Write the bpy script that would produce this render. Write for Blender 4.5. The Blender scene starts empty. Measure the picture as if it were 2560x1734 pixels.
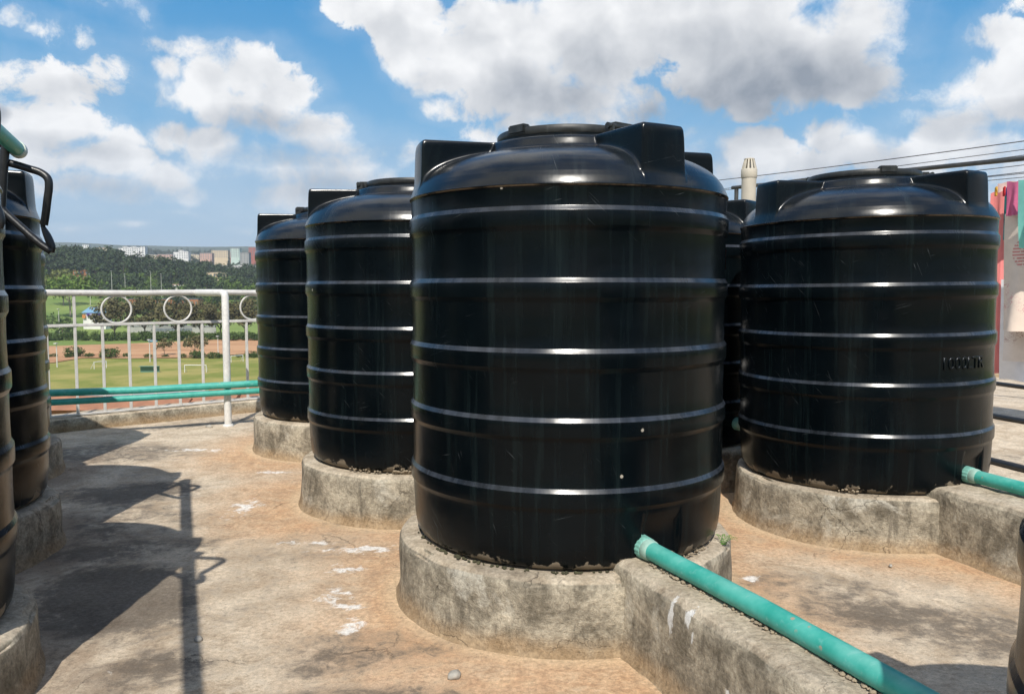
import bpy, bmesh, math, random
from math import pi, sin, cos, radians, sqrt, atan2, tan
from mathutils import Vector, Matrix, noise as mnoise

SC = bpy.context.scene
COL = SC.collection
RND = random.Random(7)
CAMZ = 1.04
SUN_EL = 49.0

# ---------------------------------------------------------------- objects
def tag(o, label=None, cat=None, group=None, kind=None):
    if label: o['label'] = label
    if cat: o['category'] = cat
    if group: o['group'] = group
    if kind: o['kind'] = kind
    return o

def empty(name, loc=(0, 0, 0), rz=0.0):
    o = bpy.data.objects.new(name, None)
    o.empty_display_size = 0.1
    o.location = loc
    o.rotation_euler = (0, 0, rz)
    COL.objects.link(o)
    return o

def copy_tree(o, parent=None):
    c = o.copy()
    COL.objects.link(c)
    c.parent = parent
    for ch in list(o.children):
        copy_tree(ch, c)
    return c

class MB:
    """collects geometry for ONE mesh object"""
    def __init__(self):
        self.v = []; self.f = []; self.m = []
    def add(self, vs, fs, mi=0):
        b = len(self.v)
        self.v += [tuple(p) for p in vs]
        self.f += [tuple(b + i for i in f) for f in fs]
        self.m += [mi] * len(fs)
    def grid(self, rows, closed=False, mi=0):
        n = len(rows[0]); fs = []
        for r in range(len(rows) - 1):
            for i in range(n if closed else n - 1):
                j = (i + 1) % n
                fs.append((r * n + i, r * n + j, (r + 1) * n + j, (r + 1) * n + i))
        self.add([p for row in rows for p in row], fs, mi)
    def box(self, c, s, rz=0.0, mi=0, bev=0.0):
        x, y, z = s[0] / 2, s[1] / 2, s[2] / 2
        if bev <= 0:
            pts = [(sx * x, sy * y, sz * z) for sz in (-1, 1) for sx, sy in ((-1, -1), (1, -1), (1, 1), (-1, 1))]
            fs = [(3, 2, 1, 0), (4, 5, 6, 7), (0, 1, 5, 4), (1, 2, 6, 5), (2, 3, 7, 6), (3, 0, 4, 7)]
        else:
            bm = bmesh.new()
            bmesh.ops.create_cube(bm, size=1.0)
            for v in bm.verts:
                v.co = Vector((v.co.x * s[0], v.co.y * s[1], v.co.z * s[2]))
            bmesh.ops.bevel(bm, geom=list(bm.edges), offset=bev, segments=2, affect='EDGES')
            bm.verts.index_update()
            pts = [tuple(v.co) for v in bm.verts]
            fs = [tuple(v.index for v in f.verts) for f in bm.faces]
            bm.free()
        ca, sa = cos(rz), sin(rz)
        self.add([(c[0] + p[0] * ca - p[1] * sa, c[1] + p[0] * sa + p[1] * ca, c[2] + p[2]) for p in pts], fs, mi)
    def tube(self, pts, rad, n=12, mi=0, cap=True):
        pts = [Vector(p) for p in pts]
        rads = rad if isinstance(rad, (list, tuple)) else [rad] * len(pts)
        rows = []; up = None
        for i, p in enumerate(pts):
            t = (pts[min(i + 1, len(pts) - 1)] - pts[max(i - 1, 0)]).normalized()
            if up is None:
                a = Vector((0, 0, 1)) if abs(t.z) < 0.9 else Vector((1, 0, 0))
                up = (a - t * a.dot(t)).normalized()
            else:
                up = (up - t * up.dot(t)).normalized()
            s = t.cross(up)
            rows.append([p + (up * cos(2 * pi * k / n) + s * sin(2 * pi * k / n)) * rads[i] for k in range(n)])
        b = len(self.v)
        self.grid(rows, True, mi)
        if cap:
            self.f.append(tuple(b + k for k in range(n))[::-1]); self.m.append(mi)
            e = b + (len(rows) - 1) * n
            self.f.append(tuple(e + k for k in range(n))); self.m.append(mi)
    def lathe(self, prof, n=48, c=(0, 0, 0), mi=0, a0=0.0, cap0=False, cap1=False):
        rows = [[(c[0] + r * cos(a0 + 2 * pi * k / n), c[1] + r * sin(a0 + 2 * pi * k / n), c[2] + z) for k in range(n)] for r, z in prof]
        b = len(self.v)
        self.grid(rows, True, mi)
        if cap0:
            self.f.append(tuple(b + k for k in range(n))[::-1]); self.m.append(mi)
        if cap1:
            e = b + (len(rows) - 1) * n
            self.f.append(tuple(e + k for k in range(n))); self.m.append(mi)
    def mesh(self, name, mats, smooth=False):
        me = bpy.data.meshes.new(name)
        me.from_pydata(self.v, [], self.f)
        for m in (mats if isinstance(mats, (list, tuple)) else [mats]):
            me.materials.append(m)
        me.polygons.foreach_set('material_index', self.m)
        if smooth is not False:
            me.polygons.foreach_set('use_smooth', [True] * len(self.f))
            if smooth is not True:
                me.set_sharp_from_angle(angle=radians(smooth))
        me.update()
        return me
    def build(self, name, mats, parent=None, smooth=False, loc=(0, 0, 0), rz=0.0):
        o = bpy.data.objects.new(name, self.mesh(name, mats, smooth))
        o.location = loc; o.rotation_euler = (0, 0, rz)
        COL.objects.link(o)
        if parent: o.parent = parent
        return o

# ---------------------------------------------------------------- node helper
class NT:
    def __init__(self, tree):
        self.t = tree; tree.nodes.clear()
    def put(self, sock, val):
        if val is None: return
        if isinstance(val, bpy.types.NodeSocket): self.t.links.new(val, sock)
        else:
            if hasattr(sock.default_value, '__len__') and not hasattr(val, '__len__'):
                val = [val] * len(sock.default_value)
            if hasattr(val, '__len__') and len(sock.default_value) == 4 and len(val) == 3: val = (*val, 1.0)
            sock.default_value = val
    def node(self, typ, ins=None, **props):
        n = self.t.nodes.new('ShaderNode' + typ)
        for k, v in props.items(): setattr(n, k, v)
        for k, v in (ins or {}).items(): self.put(n.inputs[k], v)
        return n
    def math(self, op, a, b=None, c=None, clamp=False):
        n = self.node('Math', operation=op, use_clamp=clamp)
        for i, v in enumerate((a, b, c)): self.put(n.inputs[i], v)
        return n.outputs[0]
    def vm(self, op, a, b=None, c=None):
        n = self.node('VectorMath', operation=op)
        for i, v in enumerate((a, b, c)): self.put(n.inputs[i], v)
        return n.outputs['Value'] if op in ('DOT_PRODUCT', 'LENGTH', 'DISTANCE') else n.outputs['Vector']
    def noise(self, vec, scale, detail=4.0, rough=0.55, dist=0.0):
        return self.node('TexNoise', {'Vector': vec, 'Scale': scale, 'Detail': detail, 'Roughness': rough, 'Distortion': dist}).outputs[0]
    def noisec(self, vec, scale, detail=2.0, rough=0.5):
        return self.node('TexNoise', {'Vector': vec, 'Scale': scale, 'Detail': detail, 'Roughness': rough}).outputs[1]
    def vor(self, vec, scale, feature='F1', out='Distance', rnd=1.0):
        return self.node('TexVoronoi', {'Vector': vec, 'Scale': scale, 'Randomness': rnd}, feature=feature).outputs[out]
    def mr(self, v, a, b, c=0.0, d=1.0, smooth=True):
        n = self.node('MapRange', {'Value': v, 'From Min': a, 'From Max': b, 'To Min': c, 'To Max': d},
                      interpolation_type='SMOOTHSTEP' if smooth else 'LINEAR')
        return n.outputs[0]
    def mix(self, fac, a, b, blend='MIX'):
        n = self.node('Mix', data_type='RGBA', blend_type=blend)
        self.put(n.inputs[0], fac); self.put(n.inputs[6], a); self.put(n.inputs[7], b)
        return n.outputs[2]
    def xyz(self, v):
        n = self.node('SeparateXYZ', {0: v}); return n.outputs
    def comb(self, x, y, z):
        return self.node('CombineXYZ', {0: x, 1: y, 2: z}).outputs[0]
    def scale(self, v, s):
        return self.vm('MULTIPLY', v, s)

MATS = {}
def material(name, fn, **kw):
    m = bpy.data.materials.new(name); m.use_nodes = True
    n = NT(m.node_tree)
    col, rough, bump, spec, extra = fn(n, **kw)
    b = n.node('BsdfPrincipled', {'Base Color': col, 'Roughness': rough})
    if spec is not None: n.put(b.inputs['Specular IOR Level'], spec)
    if bump is not None:
        h, st, di = bump
        bn = n.node('Bump', {'Height': h, 'Strength': st, 'Distance': di})
        n.t.links.new(bn.outputs[0], b.inputs['Normal'])
    for k, v in (extra or {}).items(): n.put(b.inputs[k], v)
    o = n.node('OutputMaterial')
    n.t.links.new(b.outputs[0], o.inputs[0])
    MATS[name] = m
    return m

def simple(name, col, rough=0.6, var=0.25, scale=6.0, spec=None, bump=0.0, coord='Object', metallic=0.0):
    def fn(n):
        c = n.node('TexCoord').outputs[coord]
        f = n.noise(c, scale, 5, 0.6)
        f2 = n.noise(c, scale * 0.21, 3, 0.6)
        k = n.math('MULTIPLY', n.mr(f, 0.25, 0.75, 1 - var, 1 + var, False), n.mr(f2, 0.25, 0.75, 1 - var * .6, 1 + var * .6, False))
        cc = n.vm('MULTIPLY', col, n.comb(k, k, k))
        r = n.mr(f, 0.3, 0.7, rough - 0.06, rough + 0.08, False)
        return cc, r, ((f, bump, 0.01) if bump else None), spec, {'Metallic': metallic}
    return material(name, fn)

# ---------------------------------------------------------------- tank positions (x, y, base height, lug axis degrees, lid angle, plinth radius)
TANKS = {
    1: (0.188, 2.803, 0.2215, -23, 38, 0.566),
    7: (1.598, 3.697, 0.216, -20, 86, 0.555),
    2: (-0.475, 4.046, 0.225, -30, -92, 0.567),
    3: (-1.135, 5.384, 0.229, -28, -75, 0.560),
    4: (-2.375, 3.060, 0.203, -19, 60, 0.560),
    5: (-1.800, 1.890, 0.186, -26, 60, 0.570),
    6: (-3.120, 4.380, 0.186, -28, 60, 0.575),
    8: (0.880, 4.640, 0.214, -4, 60, 0.570),
    9: (1.203, 0.918, 0.224, -22, 60, 0.575),
}

# ---------------------------------------------------------------- materials
def m_tank(n):
    tc = n.node('TexCoord').outputs['Object']
    rnd = n.node('ObjectInfo').outputs['Random']
    x, y, z = n.xyz(tc)
    ang = n.math('ARCTAN2', y, x)
    off = n.math('MULTIPLY', rnd, 40.0)
    cyl = n.comb(n.math('ADD', n.math('MULTIPLY', ang, 0.53), off), z, n.math('MULTIPLY', rnd, 7.0))
    cloud = n.noise(cyl, 3.2, 4, 0.6)
    streak = n.noise(n.scale(cyl, (34, 1.6, 1)), 1.0, 4, 0.6)
    fine = n.noise(n.scale(cyl, (8, 260, 1)), 1.0, 2, 0.5)
    base = n.mix(n.mr(cloud, 0.3, 0.7), (0.0012, 0.0025, 0.0035), (0.0024, 0.0046, 0.0062))
    base = n.mix(n.math('MULTIPLY', n.mr(streak, 0.50, 0.78), 0.55), base, (0.0095, 0.017, 0.018))
    # scratches in three directions, broken up by patches
    scr = None
    for i, (rot, thr) in enumerate(((0.75, 0.685), (-0.25, 0.70), (1.2, 0.70))):
        mp = n.node('Mapping', {'Vector': cyl, 'Rotation': (0, 0, rot), 'Location': (i * 3.1, i * 1.7, 0)}).outputs[0]
        a = n.noise(n.scale(mp, (9, 260, 1)), 1.0, 2.0, 0.5, 0.5)
        pm = n.mr(n.noise(mp, 4.6 + i, 3, 0.6), 0.55, 0.68)
        s = n.math('MULTIPLY', n.mr(a, thr, thr + 0.06), pm)
        scr = s if scr is None else n.math('MAXIMUM', scr, s)
    base = n.mix(n.math('MULTIPLY', scr, n.mr(n.noise(cyl, 30, 3, 0.7), 0.35, 0.65, 0.10, 0.62)), base, (0.11, 0.125, 0.13))
    # small chips and splashes
    vd = n.node('TexVoronoi', {'Vector': cyl, 'Scale': 17.0}, feature='F1')
    rr, rg, rb = n.xyz(vd.outputs['Color'])
    chip = n.math('MULTIPLY', n.mr(n.math('ADD', vd.outputs['Distance'], n.math('MULTIPLY', n.noise(cyl, 90, 2, 0.5), 0.12)), 0.17, 0.13), n.mr(rr, 0.972, 0.974))
    base = n.mix(chip, base, (0.34, 0.31, 0.26))
    # mortar splashed on the foot of the tank
    mo = n.noise(cyl, 9.0, 5, 0.62)
    foot = n.math('ADD', mo, n.mr(z, 0.0, 0.085, 0.20, -0.20, False))
    footm = n.mr(foot, 0.60, 0.64)
    base = n.mix(n.math('MULTIPLY', footm, 0.85), base, (0.23, 0.19, 0.14))
    # dusty film and bluish sky sheen painted into upward faces
    gx, gy, gz = n.xyz(n.node('NewGeometry').outputs['Normal'])
    dust_sheen = n.math('MULTIPLY', n.mr(gz, 0.2, 0.95), n.mr(n.noise(tc, 6, 5, 0.6), 0.3, 0.75))
    base = n.mix(n.math('MULTIPLY', dust_sheen, 0.12), base, (0.10, 0.115, 0.14))
    # scuffed, greyed chamfers of the hoops, sky highlight painted into the grey
    scuff_sheen = n.math('MULTIPLY', n.mr(gz, 0.22, 0.40), n.math('LESS_THAN', z, 1.08))
    scuff_sheen = n.math('MULTIPLY', scuff_sheen, n.math('GREATER_THAN', z, 0.2))
    base = n.mix(n.math('MULTIPLY', scuff_sheen, n.math('MULTIPLY', n.mr(streak, 0.35, 0.65, 0.35, 1.0, False), n.mr(n.noise(cyl, 6.0, 5, 0.7), 0.36, 0.62, 0.35, 1.0))), base, (0.045, 0.052, 0.066))
    # dirt in the parting line and along the shoulder crease
    rad = n.vm('LENGTH', n.comb(x, y, 0.0))
    seam = n.mr(n.math('ABSOLUTE', n.math('SUBTRACT', z, 1.1075)), 0.0028, 0.0012)
    crest = n.math('MULTIPLY', n.mr(n.math('ABSOLUTE', n.math('SUBTRACT', rad, 0.3035)), 0.0030, 0.0012), n.math('LESS_THAN', n.math('ABSOLUTE', n.math('SUBTRACT', z, 1.2530)), 0.003))
    ln = n.math('MULTIPLY', n.math('MAXIMUM', seam, crest), n.mr(n.noise(cyl, 7, 4, 0.7), 0.40, 0.60))
    base = n.mix(n.math('MULTIPLY', ln, 0.8), base, (0.16, 0.115, 0.075))
    ro = n.math('ADD', n.mr(cloud, 0.3, 0.7, 0.215, 0.275, False), n.math('MULTIPLY', n.math('MAXIMUM', scr, footm), 0.3))
    ro = n.math('ADD', ro, n.math('MULTIPLY', n.mr(streak, 0.5, 0.8), 0.05))
    h = n.math('ADD', n.math('MULTIPLY', n.noise(tc, 5.0, 2, 0.5), 1.0), n.math('MULTIPLY', n.noise(tc, 24, 2, 0.5), 0.10))
    h = n.math('ADD', h, n.math('MULTIPLY', fine, 0.010))
    h = n.math('ADD', h, n.math('MULTIPLY', footm, 0.25))
    return base, ro, (h, 0.32, 0.012), n.mr(gz, 0.05, 0.40, 0.14, 0.55), None
material('black_polyethylene', m_tank)

def m_lid(n):
    tc = n.node('TexCoord').outputs['Object']
    a = n.noise(tc, 14, 5, 0.65)
    b = n.noise(n.scale(tc, (60, 60, 4)), 1.0, 3, 0.6)
    base = n.mix(n.mr(a, 0.35, 0.75), (0.009, 0.0105, 0.011), (0.035, 0.037, 0.037))
    base = n.mix(n.math('MULTIPLY', n.mr(b, 0.55, 0.75), 0.4), base, (0.07, 0.075, 0.072))
    return base, n.mr(a, 0.3, 0.7, 0.36, 0.55, False), (a, 0.2, 0.004), 0.5, None
material('lid_plastic', m_lid)

def concrete_fn(n, floor=False, seed=0.0, light=1.0):
    geo = n.node('NewGeometry')
    P = geo.outputs['Position']
    P = n.vm('ADD', P, (seed, seed * 0.7, 0))
    x, y, z = n.xyz(geo.outputs['Position'])
    nx, ny, nz = n.xyz(geo.outputs['Normal'])
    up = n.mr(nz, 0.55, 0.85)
    big = n.noise(P, 2.1, 5, 0.6, 0.3)
    mid = n.noise(P, 8.0, 11, 0.74, 0.35)
    grit = n.noise(P, 70, 6, 0.76)
    grit2 = n.noise(P, 240, 3, 0.6)
    vert = n.noise(n.scale(P, (13, 13, 2.6)), 1.0, 9, 0.72, 0.5)
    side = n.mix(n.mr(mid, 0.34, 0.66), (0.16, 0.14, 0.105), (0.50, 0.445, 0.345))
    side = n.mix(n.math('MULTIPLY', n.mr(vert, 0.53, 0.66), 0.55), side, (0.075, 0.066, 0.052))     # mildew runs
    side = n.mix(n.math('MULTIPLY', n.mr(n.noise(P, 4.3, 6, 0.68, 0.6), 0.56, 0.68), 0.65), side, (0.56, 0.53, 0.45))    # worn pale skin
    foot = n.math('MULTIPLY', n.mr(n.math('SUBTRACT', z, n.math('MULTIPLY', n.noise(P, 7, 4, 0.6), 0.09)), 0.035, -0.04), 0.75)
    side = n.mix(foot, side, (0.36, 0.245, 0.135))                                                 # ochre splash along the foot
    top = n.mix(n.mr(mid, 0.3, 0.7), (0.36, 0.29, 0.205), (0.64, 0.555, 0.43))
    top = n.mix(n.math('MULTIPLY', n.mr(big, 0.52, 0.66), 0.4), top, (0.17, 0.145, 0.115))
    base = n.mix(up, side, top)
    g = n.mr(grit, 0.33, 0.67, 0.64, 1.32, False)
    base = n.vm('MULTIPLY', base, n.comb(g, g, g))
    # hairline cracks
    warp = n.vm('ADD', P, n.scale(n.noisec(P, 9.0, 4, 0.6), (0.11, 0.11, 0.11)))
    ck = n.vor(warp, 5.2, 'DISTANCE_TO_EDGE')
    cm = n.math('MULTIPLY', n.mr(ck, 0.007, 0.002), n.mr(n.noise(P, 3.0, 2, 0.5), 0.50, 0.62))
    base = n.mix(n.math('MULTIPLY', cm, 0.6), base, (0.028, 0.025, 0.02))
    dr = None
    for (dx, dy, dz, sx, sz) in ((.418, 2.02, .205, .018, .055), (.442, 1.955, .225, .020, .030), (.452, 1.93, .190, .008, .025), (.50, 1.80, .10, .012, .03)):
        q = n.vm('MULTIPLY', n.vm('SUBTRACT', geo.outputs['Position'], (dx, dy, dz)), (1 / .04, 1 / sx, 1 / sz))
        d = n.math('SUBTRACT', 1.0, n.vm('LENGTH', q))
        dr = d if dr is None else n.math('MAXIMUM', dr, d)
    dr = n.math('ADD', n.math('MAXIMUM', dr, -2.0), n.math('MULTIPLY', n.math('SUBTRACT', n.noise(n.scale(geo.outputs['Position'], (60, 60, 18)), 1.0, 5, 0.7), 0.5), 2.6))
    base = n.mix(n.math('MULTIPLY', n.mr(dr, 0.15, 0.45), 0.9), base, (0.74, 0.74, 0.72))
    pits = n.mr(n.vor(P, 95, 'F1'), 0.16, 0.06)
    pm = n.math('MULTIPLY', pits, n.mr(n.noise(P, 11, 3, 0.6), 0.48, 0.62))
    base = n.mix(n.math('MULTIPLY', pm, 0.5), base, (0.05, 0.045, 0.035))
    h = n.math('ADD', n.math('MULTIPLY', mid, 1.25), n.math('MULTIPLY', grit, 0.5))
    h = n.math('ADD', h, n.math('MULTIPLY', grit2, 0.12))
    trowel = n.noise(n.scale(P, (14, 14, 90)), 1.0, 3, 0.6, 0.5)
    h = n.math('ADD', h, n.math('MULTIPLY', trowel, 0.22))
    h = n.math('SUBTRACT', h, n.math('MULTIPLY', cm, 0.5))
    h = n.math('SUBTRACT', h, n.math('MULTIPLY', pm, 0.3))
    return base, 0.92, (h, 0.9, 0.013), 0.25, None
material('rough_concrete', concrete_fn)

def m_floor(n):
    geo = n.node('NewGeometry')
    P = geo.outputs['Position']
    x, y, z = n.xyz(P)
    P2 = n.comb(x, y, 0.0)
    big = n.noise(P2, 1.15, 5, 0.62, 0.5)
    mid = n.noise(P2, 4.6, 11, 0.73, 0.5)
    sm = n.noise(P2, 15, 10, 0.76, 0.3)
    grit = n.noise(P2, 62, 7, 0.78)
    grit2 = n.noise(P2, 260, 3, 0.6)
    base = n.mix(n.mr(mid, 0.32, 0.68), (0.38, 0.295, 0.205), (0.66, 0.555, 0.42))
    base = n.mix(n.math('MULTIPLY', n.mr(sm, 0.42, 0.70), 0.55), base, (0.70, 0.61, 0.485))
    # distance to the nearest plinth: rust-coloured silt settles round them
    dmin = None
    for k in (1, 2, 3, 7):
        tx, ty, _, _, _, pr = TANKS[k]
        d = n.math('SUBTRACT', n.vm('DISTANCE', P2, (tx, ty, 0)), pr)
        dmin = d if dmin is None else n.math('MINIMUM', dmin, d)
    for (ax, ay, bx, by) in ((0.42, 2.44, 0.9, 1.15), (1.86, 3.28, 2.4, 1.85)):
        L2 = (bx - ax) ** 2 + (by - ay) ** 2
        t = n.math('DIVIDE', n.math('ADD', n.math('MULTIPLY', n.math('SUBTRACT', x, ax), bx - ax), n.math('MULTIPLY', n.math('SUBTRACT', y, ay), by - ay)), L2, clamp=True)
        q = n.comb(n.math('MULTIPLY_ADD', t, bx - ax, ax), n.math('MULTIPLY_ADD', t, by - ay, ay), 0.0)
        d = n.math('SUBTRACT', n.vm('DISTANCE', P2, q), 0.12)
        dmin = n.math('MINIMUM', dmin, d)
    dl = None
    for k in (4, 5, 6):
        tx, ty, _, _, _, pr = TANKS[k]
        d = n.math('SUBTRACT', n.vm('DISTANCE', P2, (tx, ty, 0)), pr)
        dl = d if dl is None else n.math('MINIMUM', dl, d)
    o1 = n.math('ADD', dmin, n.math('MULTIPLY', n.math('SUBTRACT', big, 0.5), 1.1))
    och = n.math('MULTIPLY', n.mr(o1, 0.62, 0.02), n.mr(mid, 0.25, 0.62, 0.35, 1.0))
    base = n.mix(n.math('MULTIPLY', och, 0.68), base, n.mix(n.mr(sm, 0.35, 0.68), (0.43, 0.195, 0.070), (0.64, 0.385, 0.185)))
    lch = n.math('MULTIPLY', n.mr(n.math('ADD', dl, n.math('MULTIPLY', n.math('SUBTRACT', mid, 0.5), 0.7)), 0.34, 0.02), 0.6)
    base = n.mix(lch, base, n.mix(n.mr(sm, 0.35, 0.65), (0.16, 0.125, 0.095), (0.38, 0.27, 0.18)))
    # pale edge of silt right at the foot of each plinth
    ring = n.math('MULTIPLY', n.mr(n.math('ADD', dmin, n.math('MULTIPLY', n.math('SUBTRACT', sm, 0.5), 0.12)), 0.10, 0.02), 0.6)
    base = n.mix(ring, base, (0.60, 0.47, 0.31))
    # mildew: dark brown-black speckled areas
    mil = n.math('ADD', n.math('MULTIPLY', n.noise(P2, 0.95, 3, 0.55, 0.6), 0.75), n.math('MULTIPLY', sm, 0.38))
    mil = n.math('SUBTRACT', mil, n.math('MULTIPLY', och, 0.10))
    # old puddle stains with their own outlines
    for (bx, by, rx, ry, rot, w) in ((-1.34, 2.66, 0.26, 0.40, 0.5, 0.30), (-1.50, 3.18, 0.42, 0.13, 0.3, 0.16), (-1.95, 4.12, 0.45, 0.22, 0.2, 0.20), (-2.55, 5.1, 0.6, 0.35, 0.0, 0.17),
                                 (-0.42, 2.30, 0.5, 0.16, 0.25, 0.12), (-0.35, 1.98, 0.35, 0.10, 0.1, 0.15), (1.02, 2.72, 0.34, 0.26, -0.5, 0.19), (1.45, 2.40, 0.5, 0.18, -0.3, 0.10), (-1.00, 2.12, 0.22, 0.16, 0.0, 0.18), (-1.0, 4.9, 0.5, 0.2, 0.3, 0.13), (-0.75, 3.6, 0.3, 0.1, 0.4, 0.10), (-2.4, 6.2, 0.7, 0.1, 0.7, 0.16)):
        q = n.vm('SUBTRACT', P2, (bx, by, 0))
        qx, qy, _ = n.xyz(q)
        u = n.math('DIVIDE', n.math('ADD', n.math('MULTIPLY', qx, cos(rot)), n.math('MULTIPLY', qy, sin(rot))), rx)
        v = n.math('DIVIDE', n.math('SUBTRACT', n.math('MULTIPLY', qy, cos(rot)), n.math('MULTIPLY', qx, sin(rot))), ry)
        rr = n.math('ADD', n.math('MULTIPLY', u, u), n.math('MULTIPLY', v, v))
        mil = n.math('ADD', mil, n.mr(rr, 1.5, 0.1, 0.0, w))
    brk = n.math('ADD', n.math('MULTIPLY', n.math('SUBTRACT', grit, 0.5), 0.55), n.math('MULTIPLY', n.math('SUBTRACT', sm, 0.5), 0.45))
    mil2 = n.math('ADD', mil, brk)
    base = n.mix(n.math('MULTIPLY', n.mr(mil2, 0.585, 0.80), 0.78), base, (0.080, 0.066, 0.054))
    # white lime blooms
    wl = None
    for (bx, by, rx, ry) in ((-1.27, 3.80, 0.09, 0.20), (-0.83, 3.27, 0.16, 0.04), (-0.58, 3.19, 0.24, 0.06), (-0.62, 2.95, 0.10, 0.06), (-0.60, 2.72, 0.07, 0.10), (-0.56, 2.60, 0.10, 0.05), (-0.50, 2.44, 0.05, 0.10), (-0.22, 1.98, 0.06, 0.05), (0.86, 2.86, 0.05, 0.07), (-1.35, 4.55, 0.14, 0.05), (-2.05, 5.2, 0.3, 0.06)):
        q = n.vm('MULTIPLY', n.vm('SUBTRACT', P2, (bx, by, 0)), (1 / rx, 1 / ry, 0))
        d = n.math('SUBTRACT', 1.0, n.vm('LENGTH', q))
        wl = d if wl is None else n.math('MAXIMUM', wl, d)
    wl = n.math('ADD', n.math('MAXIMUM', wl, -1.0), n.math('MULTIPLY', n.math('SUBTRACT', n.noise(P2, 16, 7, 0.74, 0.5), 0.5), 5.0))
    base = n.mix(n.math('MULTIPLY', n.mr(wl, 0.35, 1.0), 0.85), base, (0.80, 0.78, 0.74))
    gl = n.mr(n.noise(P2, 9.5, 6, 0.7, 0.3), 0.66, 0.74)
    base = n.mix(n.math('MULTIPLY', gl, 0.45), base, (0.72, 0.68, 0.61))
    g = n.mr(grit, 0.33, 0.67, 0.60, 1.34, False)
    base = n.vm('MULTIPLY', base, n.comb(g, g, g))
    g2 = n.mr(grit2, 0.3, 0.7, 0.86, 1.14, False)
    base = n.vm('MULTIPLY', base, n.comb(g2, g2, g2))
    fl = n.math('MULTIPLY', n.mr(n.noise(n.scale(P2, (38, 60, 1)), 1.0, 6, 0.78, 0.6), 0.57, 0.66), n.mr(n.noise(P2, 2.6, 4, 0.65), 0.42, 0.60))
    base = n.mix(n.math('MULTIPLY', fl, 0.62), base, (0.13, 0.10, 0.075))
    warp = n.vm('ADD', P2, n.scale(n.noisec(P2, 5.0, 5, 0.65), (0.3, 0.3, 0)))
    ck = n.vor(warp, 1.6, 'DISTANCE_TO_EDGE')
    cm = n.math('MULTIPLY', n.mr(ck, 0.0045, 0.0015), n.mr(n.noise(P2, 1.7, 2, 0.5), 0.53, 0.64))
    base = n.mix(n.math('MULTIPLY', cm, 0.45), base, (0.05, 0.04, 0.03))
    h = n.math('ADD', n.math('MULTIPLY', sm, 0.55), n.math('MULTIPLY', grit, 0.42))
    h = n.math('ADD', h, n.math('MULTIPLY', grit2, 0.14))
    h = n.math('SUBTRACT', h, n.math('MULTIPLY', cm, 0.6))
    return base, n.mr(mil2, 0.5, 0.8, 0.93, 0.8, False), (h, 0.75, 0.012), 0.22, None
material('roof_cement', m_floor)

def m_pipe(n, line=True):
    tc = n.node('TexCoord').outputs['Object']
    x, y, z = n.xyz(tc)
    a = n.noise(n.scale(tc, (14, 14, 14)), 1.0, 5, 0.65)
    b = n.noise(n.scale(tc, (5, 60, 60)), 1.0, 4, 0.6)
    base = n.mix(n.mr(a, 0.3, 0.7), (0.035, 0.33, 0.27), (0.075, 0.43, 0.365))
    base = n.mix(n.math('MULTIPLY', n.mr(b, 0.55, 0.75), 0.5), base, (0.20, 0.50, 0.45))
    gx, gy, gz = n.xyz(n.node('NewGeometry').outputs['Normal'])
    du = n.math('MULTIPLY', n.mr(gz, 0.3, 0.95), n.mr(n.noise(tc, 7, 5, 0.6), 0.35, 0.7))
    base = n.mix(n.math('MULTIPLY', du, 0.16), base, (0.36, 0.42, 0.37))
    sp = n.math('MULTIPLY', n.mr(n.vor(tc, 30, 'F1'), 0.2, 0.12), n.mr(n.noise(tc, 9, 2, 0.5), 0.58, 0.66))
    base = n.mix(sp, base, (0.36, 0.30, 0.22))
    return base, n.mr(a, 0.3, 0.7, 0.34, 0.5, False), (a, 0.15, 0.004), 0.45, None
material('green_pvc', m_pipe)
simple('pale_pvc_nut', (0.16, 0.38, 0.32), 0.55, 0.25, 30, bump=0.2)
simple('collar_putty', (0.26, 0.41, 0.35), 0.6, 0.25, 30)
simple('brown_print', (0.16, 0.07, 0.03), 0.6, 0.2, 20)
simple('cap_white', (0.62, 0.66, 0.60), 0.5, 0.15, 20)
simple('black_hose', (0.012, 0.013, 0.014), 0.36, 0.3, 25, bump=0.15)
simple('moss', (0.060, 0.058, 0.030), 0.95, 0.4, 60, bump=0.6)
simple('fern_green', (0.09, 0.19, 0.03), 0.7, 0.3, 60)
simple('mortar', (0.29, 0.235, 0.165), 0.95, 0.35, 40, bump=0.9)
simple('white_paint', (0.66, 0.65, 0.62), 0.55, 0.15, 60, bump=0.2)
simple('pebble_stone', (0.33, 0.31, 0.27), 0.85, 0.3, 40, bump=0.4)
simple('red_sticker', (0.42, 0.05, 0.02), 0.5, 0.25, 20)

def m_rail(n):
    tc = n.node('TexCoord').outputs['Object']
    a = n.noise(tc, 11, 5, 0.65)
    base = n.mix(n.mr(a, 0.3, 0.7), (0.52, 0.50, 0.47), (0.66, 0.645, 0.61))
    r = n.math('MULTIPLY', n.mr(n.noise(tc, 20, 6, 0.7), 0.64, 0.72), 0.75)
    base = n.mix(r, base, (0.20, 0.11, 0.06))
    return base, 0.45, (a, 0.1, 0.003), 0.5, None
material('cream_paint', m_rail)
simple('vent_pvc', (0.50, 0.455, 0.375), 0.6, 0.15, 8)
simple('dark_steel', (0.045, 0.048, 0.05), 0.5, 0.35, 14)
simple('wire', (0.05, 0.05, 0.055), 0.6, 0.1, 10)

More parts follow.
